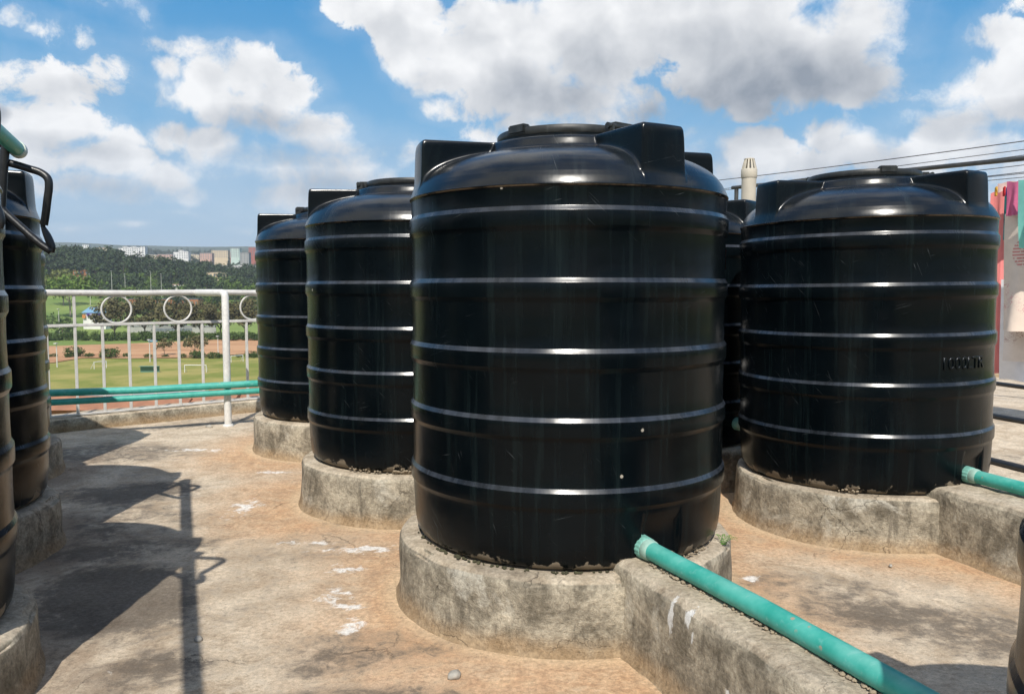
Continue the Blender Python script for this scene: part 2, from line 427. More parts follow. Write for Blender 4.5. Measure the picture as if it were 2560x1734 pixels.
def m_leaf(n, c1=(0.03, 0.06, 0.012), c2=(0.09, 0.13, 0.03), sc=0.35):
    geo = n.node('NewGeometry')
    P = geo.outputs['Position']
    r = geo.outputs['Random Per Island']
    a = n.noise(P, sc, 3, 0.6)
    f = n.math('ADD', n.math('MULTIPLY', r, 0.5), n.math('MULTIPLY', n.mr(a, 0.3, 0.7), 0.5))
    return n.mix(f, c1, c2), 0.7, None, 0.2, None
for nm, a, b, s in (('leaf_olive', (0.070, 0.070, 0.026), (0.175, 0.155, 0.070), 0.3), ('leaf_dark', (0.024, 0.046, 0.020), (0.056, 0.084, 0.032), 0.06),
                    ('leaf_bright', (0.055, 0.115, 0.018), (0.15, 0.21, 0.04), 0.2), ('leaf_bush', (0.030, 0.065, 0.012), (0.085, 0.125, 0.03), 0.4),
                    ('leaf_mid', (0.036, 0.070, 0.020), (0.095, 0.140, 0.042), 0.08), ('leaf_yellow', (0.09, 0.115, 0.03), (0.17, 0.18, 0.055), 0.2)):
    material(nm, m_leaf, c1=a, c2=b, sc=s)
simple('bark', (0.13, 0.105, 0.08), 0.9, 0.3, 2.0)
simple('pale_bark', (0.30, 0.26, 0.21), 0.9, 0.3, 2.0)

def m_ground(n):
    P = n.node('NewGeometry').outputs['Position']
    x, y, z = n.xyz(P)
    P2 = n.comb(x, y, 0.0)
    a = n.noise(P2, 0.012, 6, 0.6, 0.5)
    b = n.noise(P2, 0.05, 6, 0.65, 0.4)
    c = n.noise(P2, 0.004, 4, 0.6)
    near = n.mix(n.mr(b, 0.35, 0.68), (0.17, 0.20, 0.042), (0.33, 0.285, 0.095))
    far = n.mix(n.mr(a, 0.35, 0.65), (0.12, 0.19, 0.045), (0.21, 0.27, 0.075))
    d = n.vm('LENGTH', P2)
    g = n.mix(n.mr(d, 330, 470), near, far)
    wood = n.mix(n.mr(n.noise(P2, 0.03, 5, 0.7), 0.4, 0.6), (0.028, 0.052, 0.026), (0.070, 0.095, 0.048))
    g = n.mix(n.mr(d, 880, 1150), g, wood)
    bare = n.math('MULTIPLY', n.mr(n.noise(n.scale(P2, (0.016, 0.032, 1)), 1.0, 5, 0.6, 0.4), 0.63, 0.74), n.math('MULTIPLY', n.mr(d, 310, 290), n.mr(d, 245, 262)))
    bare = n.math('MULTIPLY', bare, n.mr(x, -125, -70))
    g = n.mix(n.math('MULTIPLY', bare, 0.6), g, (0.27, 0.15, 0.068))
    return g, 0.95, None, 0.1, None
material('valley_ground', m_ground)
def m_dirt(n):
    P = n.node('NewGeometry').outputs['Position']
    a = n.noise(n.scale(P, (0.02, 0.06, 1)), 1.0, 6, 0.65, 0.4)
    b = n.noise(P, 0.4, 5, 0.6)
    c = n.mix(n.mr(a, 0.3, 0.7), (0.36, 0.19, 0.10), (0.53, 0.32, 0.18))
    c = n.mix(n.math('MULTIPLY', n.mr(b, 0.55, 0.75), 0.3), c, (0.22, 0.17, 0.08))
    return c, 0.95, None, 0.1, None
material('red_earth', m_dirt)
simple('worn_pitch', (0.27, 0.245, 0.09), 0.95, 0.3, 0.04)
simple('tar_road', (0.34, 0.33, 0.31), 0.9, 0.2, 0.2)

def m_facade(n, wall=(0.78, 0.76, 0.72), win=(0.06, 0.075, 0.09), sx=3.2, sz=3.0):
    tc = n.node('TexCoord').outputs['Object']
    a = n.noise(tc, 0.15, 4, 0.6)
    k = n.mr(a, 0.3, 0.7, 0.86, 1.1, False)
    return n.vm('MULTIPLY', wall, n.comb(k, k, k)), 0.8, None, 0.2, None
for nm, c in (('facade_white', (0.74, 0.73, 0.70)), ('facade_pink', (0.56, 0.36, 0.29)), ('facade_cream', (0.62, 0.50, 0.34)), ('facade_grey', (0.36, 0.36, 0.34)), ('brick_orange', (0.36, 0.16, 0.08)), ('facade_mint', (0.50, 0.60, 0.54)), ('facade_red', (0.36, 0.12, 0.09))):
    material(nm, m_facade, wall=c)
simple('window_glass', (0.17, 0.19, 0.21), 0.25, 0.3, 0.5)
simple('roof_grey', (0.30, 0.31, 0.32), 0.6, 0.2, 0.2)
simple('roof_dark', (0.09, 0.10, 0.12), 0.6, 0.2, 0.2)
simple('roof_tan', (0.52, 0.44, 0.33), 0.7, 0.2, 0.2)
simple('roof_blue', (0.17, 0.33, 0.46), 0.55, 0.15, 0.4)
simple('roof_rust', (0.33, 0.15, 0.08), 0.7, 0.3, 0.3)
simple('sign_purple', (0.08, 0.05, 0.26), 0.5, 0.1, 1)
simple('sign_white', (0.75, 0.75, 0.78), 0.5, 0.1, 1)
simple('awning_orange', (0.55, 0.22, 0.06), 0.6, 0.1, 1)
simple('car_blue', (0.22, 0.42, 0.52), 0.3, 0.1, 1)
simple('tyre', (0.02, 0.02, 0.02), 0.8, 0.1, 5)
simple('post_grey', (0.55, 0.54, 0.50), 0.6, 0.1, 1)
simple('bench_green', (0.10, 0.22, 0.16), 0.6, 0.1, 1)

# ---------------------------------------------------------------- camera, sun, sky
cam = bpy.data.cameras.new('Camera')
cam.sensor_width = 36.0
cam.lens = 2030.06 / 2560 * 36.0
cam.clip_start = 0.05; cam.clip_end = 40000
camo = bpy.data.objects.new('Camera', cam)
camo.location = (0, 0, CAMZ)
camo.rotation_euler = (pi / 2 - 0.0713, 0, 0)
COL.objects.link(camo)
SC.camera = camo

sun = bpy.data.lights.new('Sun', 'SUN')
sun.energy = 4.9; sun.angle = radians(0.55); sun.color = (1.0, 0.945, 0.86)
suno = bpy.data.objects.new('Sun', sun)
dirv = Vector((0.02, 1.0, -tan(radians(SUN_EL)))).normalized()
suno.rotation_euler = dirv.to_track_quat('-Z', 'Y').to_euler()
suno.location = (0, -20, 30)
COL.objects.link(suno)

SC.view_settings.view_transform = 'Standard'
SC.view_settings.look = 'None'
SC.view_settings.exposure = 0.06
SC.view_settings.gamma = 1.0

def build_sky():
    w = bpy.data.worlds.new('World'); SC.world = w; w.use_nodes = True
    n = NT(w.node_tree)
    sky = n.node('TexSky', sky_type='NISHITA', sun_disc=False, sun_elevation=radians(SUN_EL), sun_rotation=radians(180 - 1.1), altitude=1600.0, air_density=1.0, dust_density=0.7, ozone_density=1.6)
    D = n.node('TexCoord').outputs['Generated']
    x, y, z = n.xyz(n.vm('NORMALIZE', D))
    az = n.math('ARCTAN2', x, y); el = n.math('ARCSINE', z)
    F = 2030.06
    def dirpx(px, py):
        u, v = (px - 1280) / F, (722 - py) / F
        return math.atan2(u, 1.0), math.atan2(v, math.sqrt(1 + u * u)), 1 / (1 + u * u), 1 / math.sqrt(1 + u * u)
    p = n.comb(az, el, 0.0)
    # billowy warp so that outlines curl
    wv = n.noisec(p, 9.0, 3, 0.55)
    pw = n.vm('ADD', p, n.scale(n.vm('SUBTRACT', wv, (0.5, 0.5, 0.5)), (0.05, 0.035, 0.0)))
    n1 = n.noise(pw, 12.0, 12, 0.67, 0.1)
    pq = n.vm('ADD', pw, n.scale(n.vm('SUBTRACT', n.noisec(p, 40.0, 2, 0.5), (0.5, 0.5, 0.5)), (0.014, 0.012, 0.0)))
    puff = n.math('SUBTRACT', 0.42, n.vor(pq, 20.0, 'F1'))
    puff = n.math('ADD', puff, n.math('MULTIPLY', n.math('SUBTRACT', 0.42, n.vor(pq, 46.0, 'F1')), 0.45))
    s1 = n.noise(pw, 11.0, 5, 0.52)
    s2 = n.noise(n.vm('ADD', pw, (0.012, 0.020, 0.0)), 11.0, 5, 0.52)
    sv = n.noise(p, 5.0, 2, 0.5)
    BL = [  # px, py, rx, ry, strength
        (640, 195, 125, 78, 1.0), (720, 245, 90, 60, 1.0), (545, 200, 85, 58, .95), (430, 180, 42, 36, .8), (490, 245, 120, 48, .7), (690, 310, 130, 62, .9), (800, 345, 115, 62, .95), (868, 375, 60, 36, .7), (600, 265, 120, 60, .9),
        (440, 345, 70, 44, .9), (550, 372, 110, 50, .95), (690, 425, 160, 56, .85), (840, 445, 160, 60, .85), (540, 430, 160, 44, .65), (760, 500, 230, 48, .8), (930, 475, 120, 50, .85), (600, 400, 150, 50, .8),
        (170, 225, 170, 62, .50), (310, 195, 50, 58, .50), (60, 215, 110, 56, .42), (40, 290, 120, 55, .9), (200, 322, 120, 42, .85), (310, 348, 62, 30, .65), (120, 345, 180, 40, .65),
        (285, 402, 130, 48, 1.05), (425, 450, 110, 46, 1.05), (300, 475, 190, 46, .9), (495, 482, 60, 32, .85), (170, 470, 110, 36, .6), (140, 405, 110, 40, .5), (330, 505, 150, 18, .3),
        (85, 48, 80, 26, .46), (150, 75, 85, 30, .48), (225, 106, 90, 32, .48), (305, 10, 75, 34, .36), (365, 65, 36, 36, .30), (380, 128, 80, 26, .32), (500, 132, 75, 22, .26),
        (215, 567, 60, 9, .5), (330, 563, 58, 13, .55), (600, 564, 28, 8, .4), (430, 530, 80, 14, .28), (260, 520, 70, 12, .2), (560, 500, 80, 20, .25),
        (905, 25, 95, 62, .85), (1010, 30, 110, 80, .9), (1050, 120, 95, 60, .95), (1030, 175, 60, 40, .6), (1120, 190, 120, 62, .9), (1230, 60, 105, 78, 1.0), (1190, 140, 140, 90, 1.1), (1290, 215, 180, 95, 1.1), (1430, 255, 190, 80, 1.0), (1400, 110, 260, 130, 1.2), (1600, 70, 230, 110, 1.2), (1590, 285, 100, 48, .75), (1480, 190, 110, 110, .9),
        (1780, 60, 300, 115, 1.2), (1920, 160, 280, 125, 1.2), (2030, 225, 230, 78, 1.0), (2110, 100, 160, 120, 1.0), (2210, 30, 80, 60, .6), (1905, 285, 120, 30, .55),
        (1105, 278, 48, 28, .42), (1210, 345, 70, 36, .8), (1300, 322, 70, 34, .75), (1000, 395, 100, 48, .6), (1180, 300, 60, 20, .3),
        (1885, 400, 120, 66, 1.0), (1790, 440, 110, 56, .9), (1985, 430, 95, 56, .9), (2065, 345, 80, 58, .8), (2140, 390, 110, 60, .9), (2240, 420, 130, 62, 1.0), (2335, 360, 90, 54, .95), (2425, 375, 110, 62, 1.0), (2390, 305, 110, 44, .6), (2540, 420, 120, 80, .9), (1722, 338, 46, 24, .5), (1730, 385, 90, 50, .5), (2240, 310, 80, 30, .3),
        (2460, 100, 95, 44, .5), (2480, 190, 150, 66, .85), (2520, 255, 140, 70, .85), (2340, 235, 70, 32, .32), (2545, 20, 70, 36, .5),
        (1500, 400, 200, 40, .7), (1150, 470, 180, 40, .6), (1450, 520, 260, 26, .5), (1000, 560, 160, 14, .5), (1900, 540, 220, 26, .55), (2350, 520, 220, 40, .7), (2150, 590, 160, 14, .4), (700, 545, 90, 10, .4),
        # outside the frame, so that the sky goes on
        (2800, 200, 260, 160, 1.0), (3100, 420, 300, 90, .9), (-250, 300, 260, 110, .9), (-500, 150, 250, 90, .7), (1300, -260, 420, 160, 1.0), (600, -200, 200, 70, .5), (2200, -250, 300, 130, .8)]
    field = None
    for (bx, by, rx, ry, b) in BL:
        a0, e0, sx, sy = dirpx(bx, by)
        rx *= 1.10; ry *= 1.10
        ia, ie = F / (rx * sx), F / (ry * sy)
        q = n.vm('MULTIPLY_ADD', pw, (ia, ie, 0.0), (-a0 * ia, -e0 * ie, 0.0))
        d = n.vm('DOT_PRODUCT', q, q)
        val = n.math('MULTIPLY_ADD', d, -b, b)
        field = val if field is None else n.math('SMOOTH_MAX', field, val, 0.22)
    # loose cumulus everywhere else in the sky (reflections, other views)
    other = n.noise(n.scale(n.node('VectorMath', {0: n.vm('NORMALIZE', D)}, operation='NORMALIZE').outputs[0], (1, 1, 1.8)), 2.4, 8, 0.58)
    back = n.math('ADD', n.mr(y, 0.55, 0.15, 0.0, 1.0), n.mr(el, 0.5, 0.75, 0.0, 1.0), clamp=True)
    ofl = n.math('MULTIPLY', n.mr(other, 0.395, 0.575, -1.0, 1.0, False), 1.0)
    field = n.math('ADD', n.math('MULTIPLY', n.math('MAXIMUM', field, -1.5), n.math('SUBTRACT', 1.0, back)), n.math('MULTIPLY', ofl, back))
    dens = n.math('ADD', n.math('ADD', field, 0.06), n.math('MULTIPLY', n.math('SUBTRACT', n1, 0.5), 2.7))
    dens = n.math('ADD', dens, n.math('MULTIPLY', puff, n.mr(field, 0.1, 0.55, 0.08, 0.38)))
    soft = n.math('MULTIPLY', n.mr(el, 0.10, 0.24, 0.80, 0.50), n.mr(sv, 0.35, 0.62, 0.60, 1.75))
    alpha = n.math('DIVIDE', n.math('SUBTRACT', dens, 0.05), soft, clamp=True)
    alpha = n.mr(alpha, 0.0, 1.0)
    veil = n.math('MULTIPLY', n.mr(n.math('ADD', dens, n.math('MULTIPLY', n.math('SUBTRACT', n.noise(n.scale(pw, (0.7, 1.4, 1)), 9.0, 6, 0.6), 0.5), 3.2)), -1.0, 0.9), 0.16)
    alpha = n.math('MAXIMUM', alpha, veil)
    # light: relief from the noise, thick cores and flat bases greyer
    relief = n.math('ADD', n.math('MULTIPLY', n.math('SUBTRACT', s1, s2), 0.85), n.math('MULTIPLY', n.math('SUBTRACT', n1, 0.5), 0.10))
    relief = n.math('ADD', relief, n.math('MULTIPLY', puff, 0.16))
    core = n.mr(field, 0.45, 1.15)
    SH = [(1880, 255, 300, 95, .50), (2050, 235, 180, 85, .35), (1750, 170, 200, 85, .30), (1360, 265, 190, 80, .32), (1520, 170, 150, 90, .22), (1620, 295, 90, 45, .45), (620, 320, 230, 42, .30), (780, 400, 180, 30, .28), (820, 480, 240, 40, .30), (20, 285, 40, 26, .4), (230, 250, 190, 40, .20), (200, 370, 200, 26, .20), (330, 480, 200, 34, .24), (2110, 440, 120, 50, .22), (2360, 320, 100, 36, .26), (2500, 290, 140, 40, .25), (1740, 400, 90, 40, .3), (1900, 470, 150, 40, .16), (2060, 380, 60, 40, .22), (850, 390, 140, 24, .25), (980, 110, 50, 50, .18), (1060, 230, 70, 40, .2)]
    shade = None
    for (bx, by, rx, ry, b) in SH:
        a0, e0, sx, sy = dirpx(bx, by)
        ia, ie = F / (rx * 1.3 * sx), F / (ry * 1.3 * sy)
        q = n.vm('MULTIPLY_ADD', pw, (ia, ie, 0.0), (-a0 * ia, -e0 * ie, 0.0))
        d = n.vm('DOT_PRODUCT', q, q)
        val = n.math('MULTIPLY_ADD', d, -b, b)
        shade = val if shade is None else n.math('SMOOTH_MAX', shade, val, 0.12)
    shade = n.math('MAXIMUM', shade, 0.0)
    br = n.math('ADD', 0.93, relief)
    br = n.math('SUBTRACT', br, n.math('MULTIPLY', shade, 1.30))
    br = n.math('SUBTRACT', br, n.math('MULTIPLY', core, 0.10))
    br = n.math('ADD', br, n.math('MULTIPLY', n.math('SUBTRACT', n1, 0.5), n.math('MULTIPLY', shade, 0.6)))
    ccol = n.mix(n.mr(br, 0.18, 0.98, 0.0, 1.0, False), (0.27, 0.31, 0.37), (0.98, 0.985, 0.99))
    hz = n.mr(el, 0.0, 0.16, 1.0, 0.0)
    ccol = n.mix(n.math('MULTIPLY', hz, 0.30), ccol, (0.62, 0.70, 0.79))
    alpha = n.math('MULTIPLY', alpha, n.mr(el, 0.0, 0.2, 0.80, 1.0))
    hs = n.node('HueSaturation', {'Hue': 0.487, 'Saturation': 1.16, 'Value': 1.0, 'Color': sky.outputs[0]})
    rp = n.node('ValToRGB', {0: n.mr(el, 0.0, 1.571, 0.0, 1.0, False)})
    cr = rp.color_ramp
    stops = ((0.0, (.40, .56, .73)), (0.055, (.34, .53, .73)), (0.12, (.17, .45, .75)), (0.21, (.028, .305, .67)), (0.30, (.022, .25, .61)), (0.45, (.04, .2, .52)), (1.0, (.03, .14, .42)))
    cr.elements[0].position = 0.0; cr.elements[1].position = 1.0
    for q in stops[1:-1]: cr.elements.new(q[0])
    for e, q in zip(cr.elements, stops): e.color = (*q[1], 1)
    skc = n.mix(0.85, n.scale(hs.outputs[0], (0.10, 0.10, 0.10)), rp.outputs[0])
    b1 = n.node('Background', {'Color': skc, 'Strength': 1.0})
    b2 = n.node('Background', {'Color': ccol, 'Strength': 1.0})
    mx = n.node('MixShader', {0: alpha})
    n.t.links.new(b1.outputs[0], mx.inputs[1]); n.t.links.new(b2.outputs[0], mx.inputs[2])
    o = n.node('OutputWorld'); n.t.links.new(mx.outputs[0], o.inputs[0])
    w.cycles.sampling_method = 'MANUAL'; w.cycles.sample_map_resolution = 512
build_sky()
#@@REST

# ---------------------------------------------------------------- roof floor, kerb
KD = Vector((0.757, 0.652)).normalized(); KN = Vector((-KD.y, KD.x)); KP = Vector((-3.282, 5.867))
KT1 = 5.95                                    # where the kerb turns along the far edge
KC = KP + KD * KT1                             # corner
FARD = Vector((1.0, -0.045)).normalized()
def kdist(x, y):                               # how far outside the kerb line a point lies
    a = (Vector((x, y)) - KP).dot(KN)
    n2 = Vector((-FARD.y, FARD.x))
    b = (Vector((x, y)) - KC).dot(n2)
    return max(a, b)
def fnoise(x, y, s, z=0.0):
    return mnoise.noise(Vector((x * s, y * s, z)))

def build_floor():
    mb = MB(); st = 0.08; idx = {}
    xs = [-7.5 + i * st for i in range(int(18.5 / st))]; ys = [-6 + j * st for j in range(int(17 / st))]
    for i in range(len(xs) - 1):
        for j in range(len(ys) - 1):
            if kdist(xs[i] + st / 2, ys[j] + st / 2) > 0.12: continue
            q = []
            for a, b in ((i, j), (i + 1, j), (i + 1, j + 1), (i, j + 1)):
                if (a, b) not in idx:
                    x, y = xs[a], ys[b]
                    idx[(a, b)] = len(mb.v)
                    mb.v.append((x, y, 0.006 * fnoise(x, y, 1.3) + 0.0035 * fnoise(x, y, 5.0)))
                q.append(idx[(a, b)])
            mb.f.append(tuple(q)); mb.m.append(0)
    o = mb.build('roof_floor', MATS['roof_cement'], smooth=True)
    tag(o, kind='structure')
    # the block of flats that carries the roof
    mb = MB()
    a = KP - KD * 5.6 + KN * 0.16; b = KC + KN * 0.16; c = KC + FARD * 9.5 + Vector((0.1, 0.2)); d = Vector((c.x, -6.2)); e = Vector((-7.6, -6.2)); f = Vector((-7.6, a.y - .2))
    poly = [a, b, c, d, e, f]
    n = len(poly)
    mb.add([(p.x, p.y, -0.03) for p in poly] + [(p.x, p.y, -26.5) for p in poly], [tuple(range(n))[::-1]] + [(i, (i + 1) % n, n + (i + 1) % n, n + i) for i in range(n)])
    tag(mb.build('roof_slab', MATS['rough_concrete']), kind='structure')
build_floor()

def rough_strip(mb, pts, prof, seg=0.06, amp=0.006, ns=9.0, closed_ends=True):
    """sweep a cross profile [(side, z)] along a polyline, rough like hand-laid concrete"""
    path = []
    for a, b in zip(pts[:-1], pts[1:]):
        L = (Vector(b) - Vector(a)).length; k = max(1, int(L / seg))
        for i in range(k): path.append(Vector(a).lerp(Vector(b), i / k))
    path.append(Vector(pts[-1]))
    rows = []
    for i, p in enumerate(path):
        t = (path[min(i + 1, len(path) - 1)] - path[max(0, i - 1)]).normalized(); s = Vector((t.y, -t.x))
        row = []
        for (o, z) in prof:
            q = Vector((p.x + s.x * o, p.y + s.y * o, z))
            d = mnoise.noise_vector(q * ns) * amp + mnoise.noise_vector(q * ns * 3.1) * amp * 0.45
            row.append((q.x + d.x, q.y + d.y, q.z + d.z * (1.0 if z > 0.005 else 0.0)))
        rows.append(row)
    b = len(mb.v)
    mb.grid(rows)
    n = len(prof)
    mb.f.append(tuple(b + i for i in range(n))); mb.m.append(0)
    e = b + (len(rows) - 1) * n
    mb.f.append(tuple(e + i for i in range(n))[::-1]); mb.m.append(0)

def dense(prof, k=4):
    out = []
    for a, b in zip(prof[:-1], prof[1:]):
        for i in range(k): out.append((a[0] + (b[0] - a[0]) * i / k, a[1] + (b[1] - a[1]) * i / k))
    out.append(prof[-1]); return out

mb = MB()
kp = [KP - KD * 4.6, KP, KC - KD * 0.02]
rough_strip(mb, [(p.x, p.y) for p in kp], dense([(0.012, -0.01), (0.0, 0.085), (-0.02, 0.098), (-0.24, 0.104), (-0.262, 0.09), (-0.262, -0.05)], 3), 0.07, 0.007, 8)
tag(mb.build('concrete_kerb', MATS['rough_concrete'], smooth=50), 'low weathered concrete kerb under the cream railing at the roof edge', 'kerb')
mb = MB()
p0 = KC + KD * 0.05; p1 = KC + FARD * 9.3
rough_strip(mb, [(p0.x, p0.y), (p1.x, p1.y)], dense([(0.012, -0.01), (0.0, 0.10), (-0.02, 0.115), (-0.24, 0.118), (-0.262, 0.10), (-0.262, -0.05)], 3), 0.08, 0.006, 8)
tag(mb.build('concrete_kerb', MATS['rough_concrete'], smooth=50), 'far concrete kerb across the roof edge below the hanging laundry', 'kerb')

# ---------------------------------------------------------------- railing
def build_railing():
    R0 = KP + KN * 0.05; rz = atan2(KD.y, KD.x)
    root = empty('railing', (R0.x, R0.y, 0.0), rz)
    tag(root, 'cream painted metal railing with rings between its two upper rails', 'railing')
    mp = MATS['cream_paint']
    T0, T1 = -3.9, 5.6
    def rail(name, z, r, n=14):
        mb = MB(); mb.tube([(T0 + (T1 - T0) * i / 30, 0, z + 0.003 * sin(i * 1.7)) for i in range(31)], r, n)
        return mb.build(name, mp, root, smooth=50)
    rail('top_rail', 1.010, 0.0225)
    mb = MB(); mb.box(((T0 + T1) / 2, 0, 0.772), (T1 - T0, 0.026, 0.022), bev=0.003); mb.build('middle_rail', mp, root)
    mb = MB(); mb.box(((T0 + T1) / 2, -0.005, 0.111), (T1 - T0, 0.03, 0.012), bev=0.002); mb.build('bottom_strip', mp, root)
    first = {}
    sp = 0.186; k0 = int((T0 - 0.12) / sp)
    for k in range(k0, int((T1 - 0.12) / sp) + 1):
        t = 0.12 + k * sp
        tall = (k % 6 == 0)
        key = 'tall' if tall else 'short'
        if key not in first:
            mb = MB(); h = 0.99 if tall else 0.765
            mb.box((0, 0, (0.10 + h) / 2), (0.019, 0.019, h - 0.10), bev=0.002)
            first[key] = mb.build('baluster', mp, root)
            o = first[key]
        else:
            o = first[key].copy(); COL.objects.link(o); o.parent = root
        o.location = (t, 0, 0)
    ring = None
    t = 0.41
    ts = [0.41 + 0.455 * k + (0.16 if k >= 2 else 0) for k in range(-8, 12) if k != -1]
    for t in ts:
        if not (T0 + .1 < t < T1 - .1): continue
        if ring is None:
            mb = MB()
            rows = []
            for i in range(40):
                a = 2 * pi * i / 40; c = Vector((0.106 * cos(a), 0, 0.103 * sin(a)))
                rows.append([c + Vector((cos(a) * cos(b), sin(b), sin(a) * cos(b))) * 0.0075 for b in [2 * pi * j / 8 for j in range(8)]])
            rows.append(rows[0]); mb.grid(rows, True)
            ring = mb.build('ring', mp, root, smooth=True); o = ring
        else:
            o = ring.copy(); COL.objects.link(o); o.parent = root
        o.location = (t, 0, 0.884)
    # the round post that stands inside the kerb and braces the top rail
    inv = Matrix.Rotation(-rz, 3, 'Z')
    pl = inv @ (Vector((-2.156, 6.112, 0)) - Vector((R0.x, R0.y, 0)))
    mb = MB()
    mb.tube([(pl.x, pl.y, -0.01), (pl.x, pl.y, 0.5), (pl.x, pl.y, 0.985), (pl.x, pl.y + 0.012, 1.003), (pl.x, pl.y + 0.05, 1.010), (pl.x, 0.0, 1.010)], 0.0265, 16)
    mb.lathe([(0.04, -0.004), (0.038, 0.012), (0.029, 0.02)], 16, (pl.x, pl.y, 0))
    mb.build('post', MATS['white_paint'], root, smooth=50)
build_railing()

# ---------------------------------------------------------------- water tanks
LUGS = [radians(a) for a in (52, 128, -128, -52)]
def tank_body_mesh(rings=(0.250, 0.4535, 0.650, 0.850, 1.051), drop=0.0):
    mb = MB()
    # side wall: (r, z), bottom to seam
    prof = [(0.30, 0.0), (0.470, 0.0), (0.492, 0.004), (0.508, 0.014), (0.5165, 0.030), (0.5205, 0.05), (0.5235, 0.08), (0.526, 0.13), (0.5275, 0.165)]
    for i, zt in enumerate(rings):
        band = 0.056
        prof += [(0.5280, zt - band - 0.0150), (0.5282, zt - band - 0.0140), (0.5346, zt - band - 0.0010), (0.5352, zt - band), (0.5354, zt - band + 0.0010),
                 (0.5358, zt - 0.030), (0.5354, zt - 0.0135), (0.5352, zt - 0.0127), (0.5347, zt - 0.0119), (0.5288, zt - 0.0008), (0.5284, zt), (0.5282, zt + 0.0010)]
        if i < len(rings) - 1:
            nz = rings[i + 1] - band - 0.016
            for k in (0.3, 0.6):
                prof.append((0.5283 - 0.0012 * sin(pi * k), zt + 0.002 + (nz - zt - 0.002) * k))
    prof += [(a, b - drop) for a, b in ((0.5285, 1.075), (0.5290, 1.100), (0.5302, 1.1065), (0.5335, 1.1085), (0.5340, 1.1115), (0.5322, 1.1140))]
    # angular samples: dense across each lug and the outlet pocket
    smp = [0, .03, .05, .062, .0655, .0685, .0705, .0722, .0736, .0746, .0754, .0760, .0765, .0770, .0774, .0779, .0785, .0792, .0800, .0815, .0835, .0865, .0905, .0960, .1060]
    smp = [-s for s in smp[:0:-1]] + smp
    order = sorted([a % (2 * pi) for a in LUGS])
    def angs(r):
        rr = max(r, 0.24); out = []
        for k, ac in enumerate(order):
            an = order[(k + 1) % 4] + (2 * pi if k == 3 else 0)
            for s in smp: out.append((ac + math.asin(s / rr), k, s))
            a0 = ac + math.asin(smp[-1] / rr); a1 = an - math.asin(smp[-1] / rr)
            m = 26
            for i in range(1, m): out.append((a0 + (a1 - a0) * i / m, None, 9.0))
        return out
    def interp(x, xs, ys):
        if x <= xs[0]: return ys[0]
        for i in range(len(xs) - 1):
            if x <= xs[i + 1]:
                t = (x - xs[i]) / (xs[i + 1] - xs[i]); return ys[i] + (ys[i + 1] - ys[i]) * t
        return ys[-1]
    MX = [0, .0655, .0705, .0736, .0754, .0765, .0774, .0785, .0800, .0835, .0905, .1030]
    MY = [1, 1, .985, .95, .86, .70, .42, .20, .085, .03, .008, 0]
    RX = [.0, .5010, .5070, .5108, .5132, .5147, .5160, .5173, .5190, .5222, .5285]
    RY = [1, 1, .985, .95, .86, .70, .42, .20, .085, .03, 0]
    DR = [.0, .274, .280, .284, .290, .2965, .3, .303, .33, .37, .41, .44, .465, .487, .503, .515, .524, .530, .5322]
    DZ = [1.290, 1.290, 1.2885, 1.285, 1.272, 1.258, 1.2545, 1.253, 1.2475, 1.238, 1.2250, 1.2130, 1.2000, 1.1840, 1.1670, 1.1500, 1.1340, 1.1205, 1.1140]
    rad = [.5322, .5308, .529, .527, .525, .523, .5222, .5205, .519, .518, .5173, .5166, .516, .5154, .5147, .514, .5132, .5121, .5108, .509, .507, .504, .501, .497, .49, .482, .47, .455, .44, .425, .41, .39, .37, .35, .33, .315, .3055, .3035, .302, .3, .2975, .295, .2925, .29, .287, .284, .280, .274, .266, .257, .248]
    OUT = radians(52)
    rows = []
    for r, z in prof:
        row = []
        for a, k, s in angs(r):
            rr = r
            da = (a - OUT + pi) % (2 * pi) - pi
            if abs(da) < 0.5 and 0.008 < z < 0.16:
                sx = 0.53 * sin(da)
                mm = interp(abs(sx), [0, .066, .073, .08], [1, 1, .15, 0]) * interp(z, [0.008, .03, .128, .140], [0.6, 1, 1, 0])
                flat = 0.503 / max(cos(da), .5)
                rr = r + (min(r, flat) - r) * mm
            row.append((rr * sin(a), -rr * cos(a), z))
        rows.append(row)
    for r in rad:
        row = []
        dz = interp(r, DR, DZ)
        for a, k, s in angs(r):
            m = interp(abs(s), MX, MY) * interp(r, RX, RY) if k is not None else 0
            z = dz + (1.290 - dz) * m
            row.append((r * sin(a), -r * cos(a), z - drop))
        rows.append(row)
    for r, z in ((.247, 1.293), (.246, 1.302), (.20, 1.303)):
        rows.append([(r * sin(a), -r * cos(a), z - drop) for a, k, s in angs(r)])
    rows = [list(reversed(r)) for r in rows]     # outward normals
    rows = rows[::-1]
    mb.grid(rows, True)
    return mb.mesh('tank_body', MATS['black_polyethylene'], 60)

def lid_mesh():
    mb = MB()
    mb.lathe([(0.225, 1.3035), (0.236, 1.3045), (0.2385, 1.3075), (0.2385, 1.326), (0.235, 1.3305), (0.222, 1.3325), (0.16, 1.337), (0.0, 1.340)], 72)
    for a in (radians(150), radians(-85)):
        # raised grips on the rim
        c = (0.226 * cos(a), 0.226 * sin(a), 1.3265)
        mb.box(c, (0.034, 0.075, 0.030), a, bev=0.005)
    return mb.mesh('lid', MATS['lid_plastic'], 40)

def hinge_mesh():
    mb = MB()
    mb.box((0.245, 0.0, 1.320), (0.060, 0.090, 0.034), bev=0.006)
    mb.box((0.262, 0.058, 1.306), (0.034, 0.018, 0.046), bev=0.004)
    mb.box((0.262, -0.058, 1.306), (0.034, 0.018, 0.046), bev=0.004)
    mb.tube([(0.268, -0.075, 1.322), (0.268, 0.075, 1.322)], 0.0095, 10)
    return mb.mesh('hinge', MATS['lid_plastic'], 40)

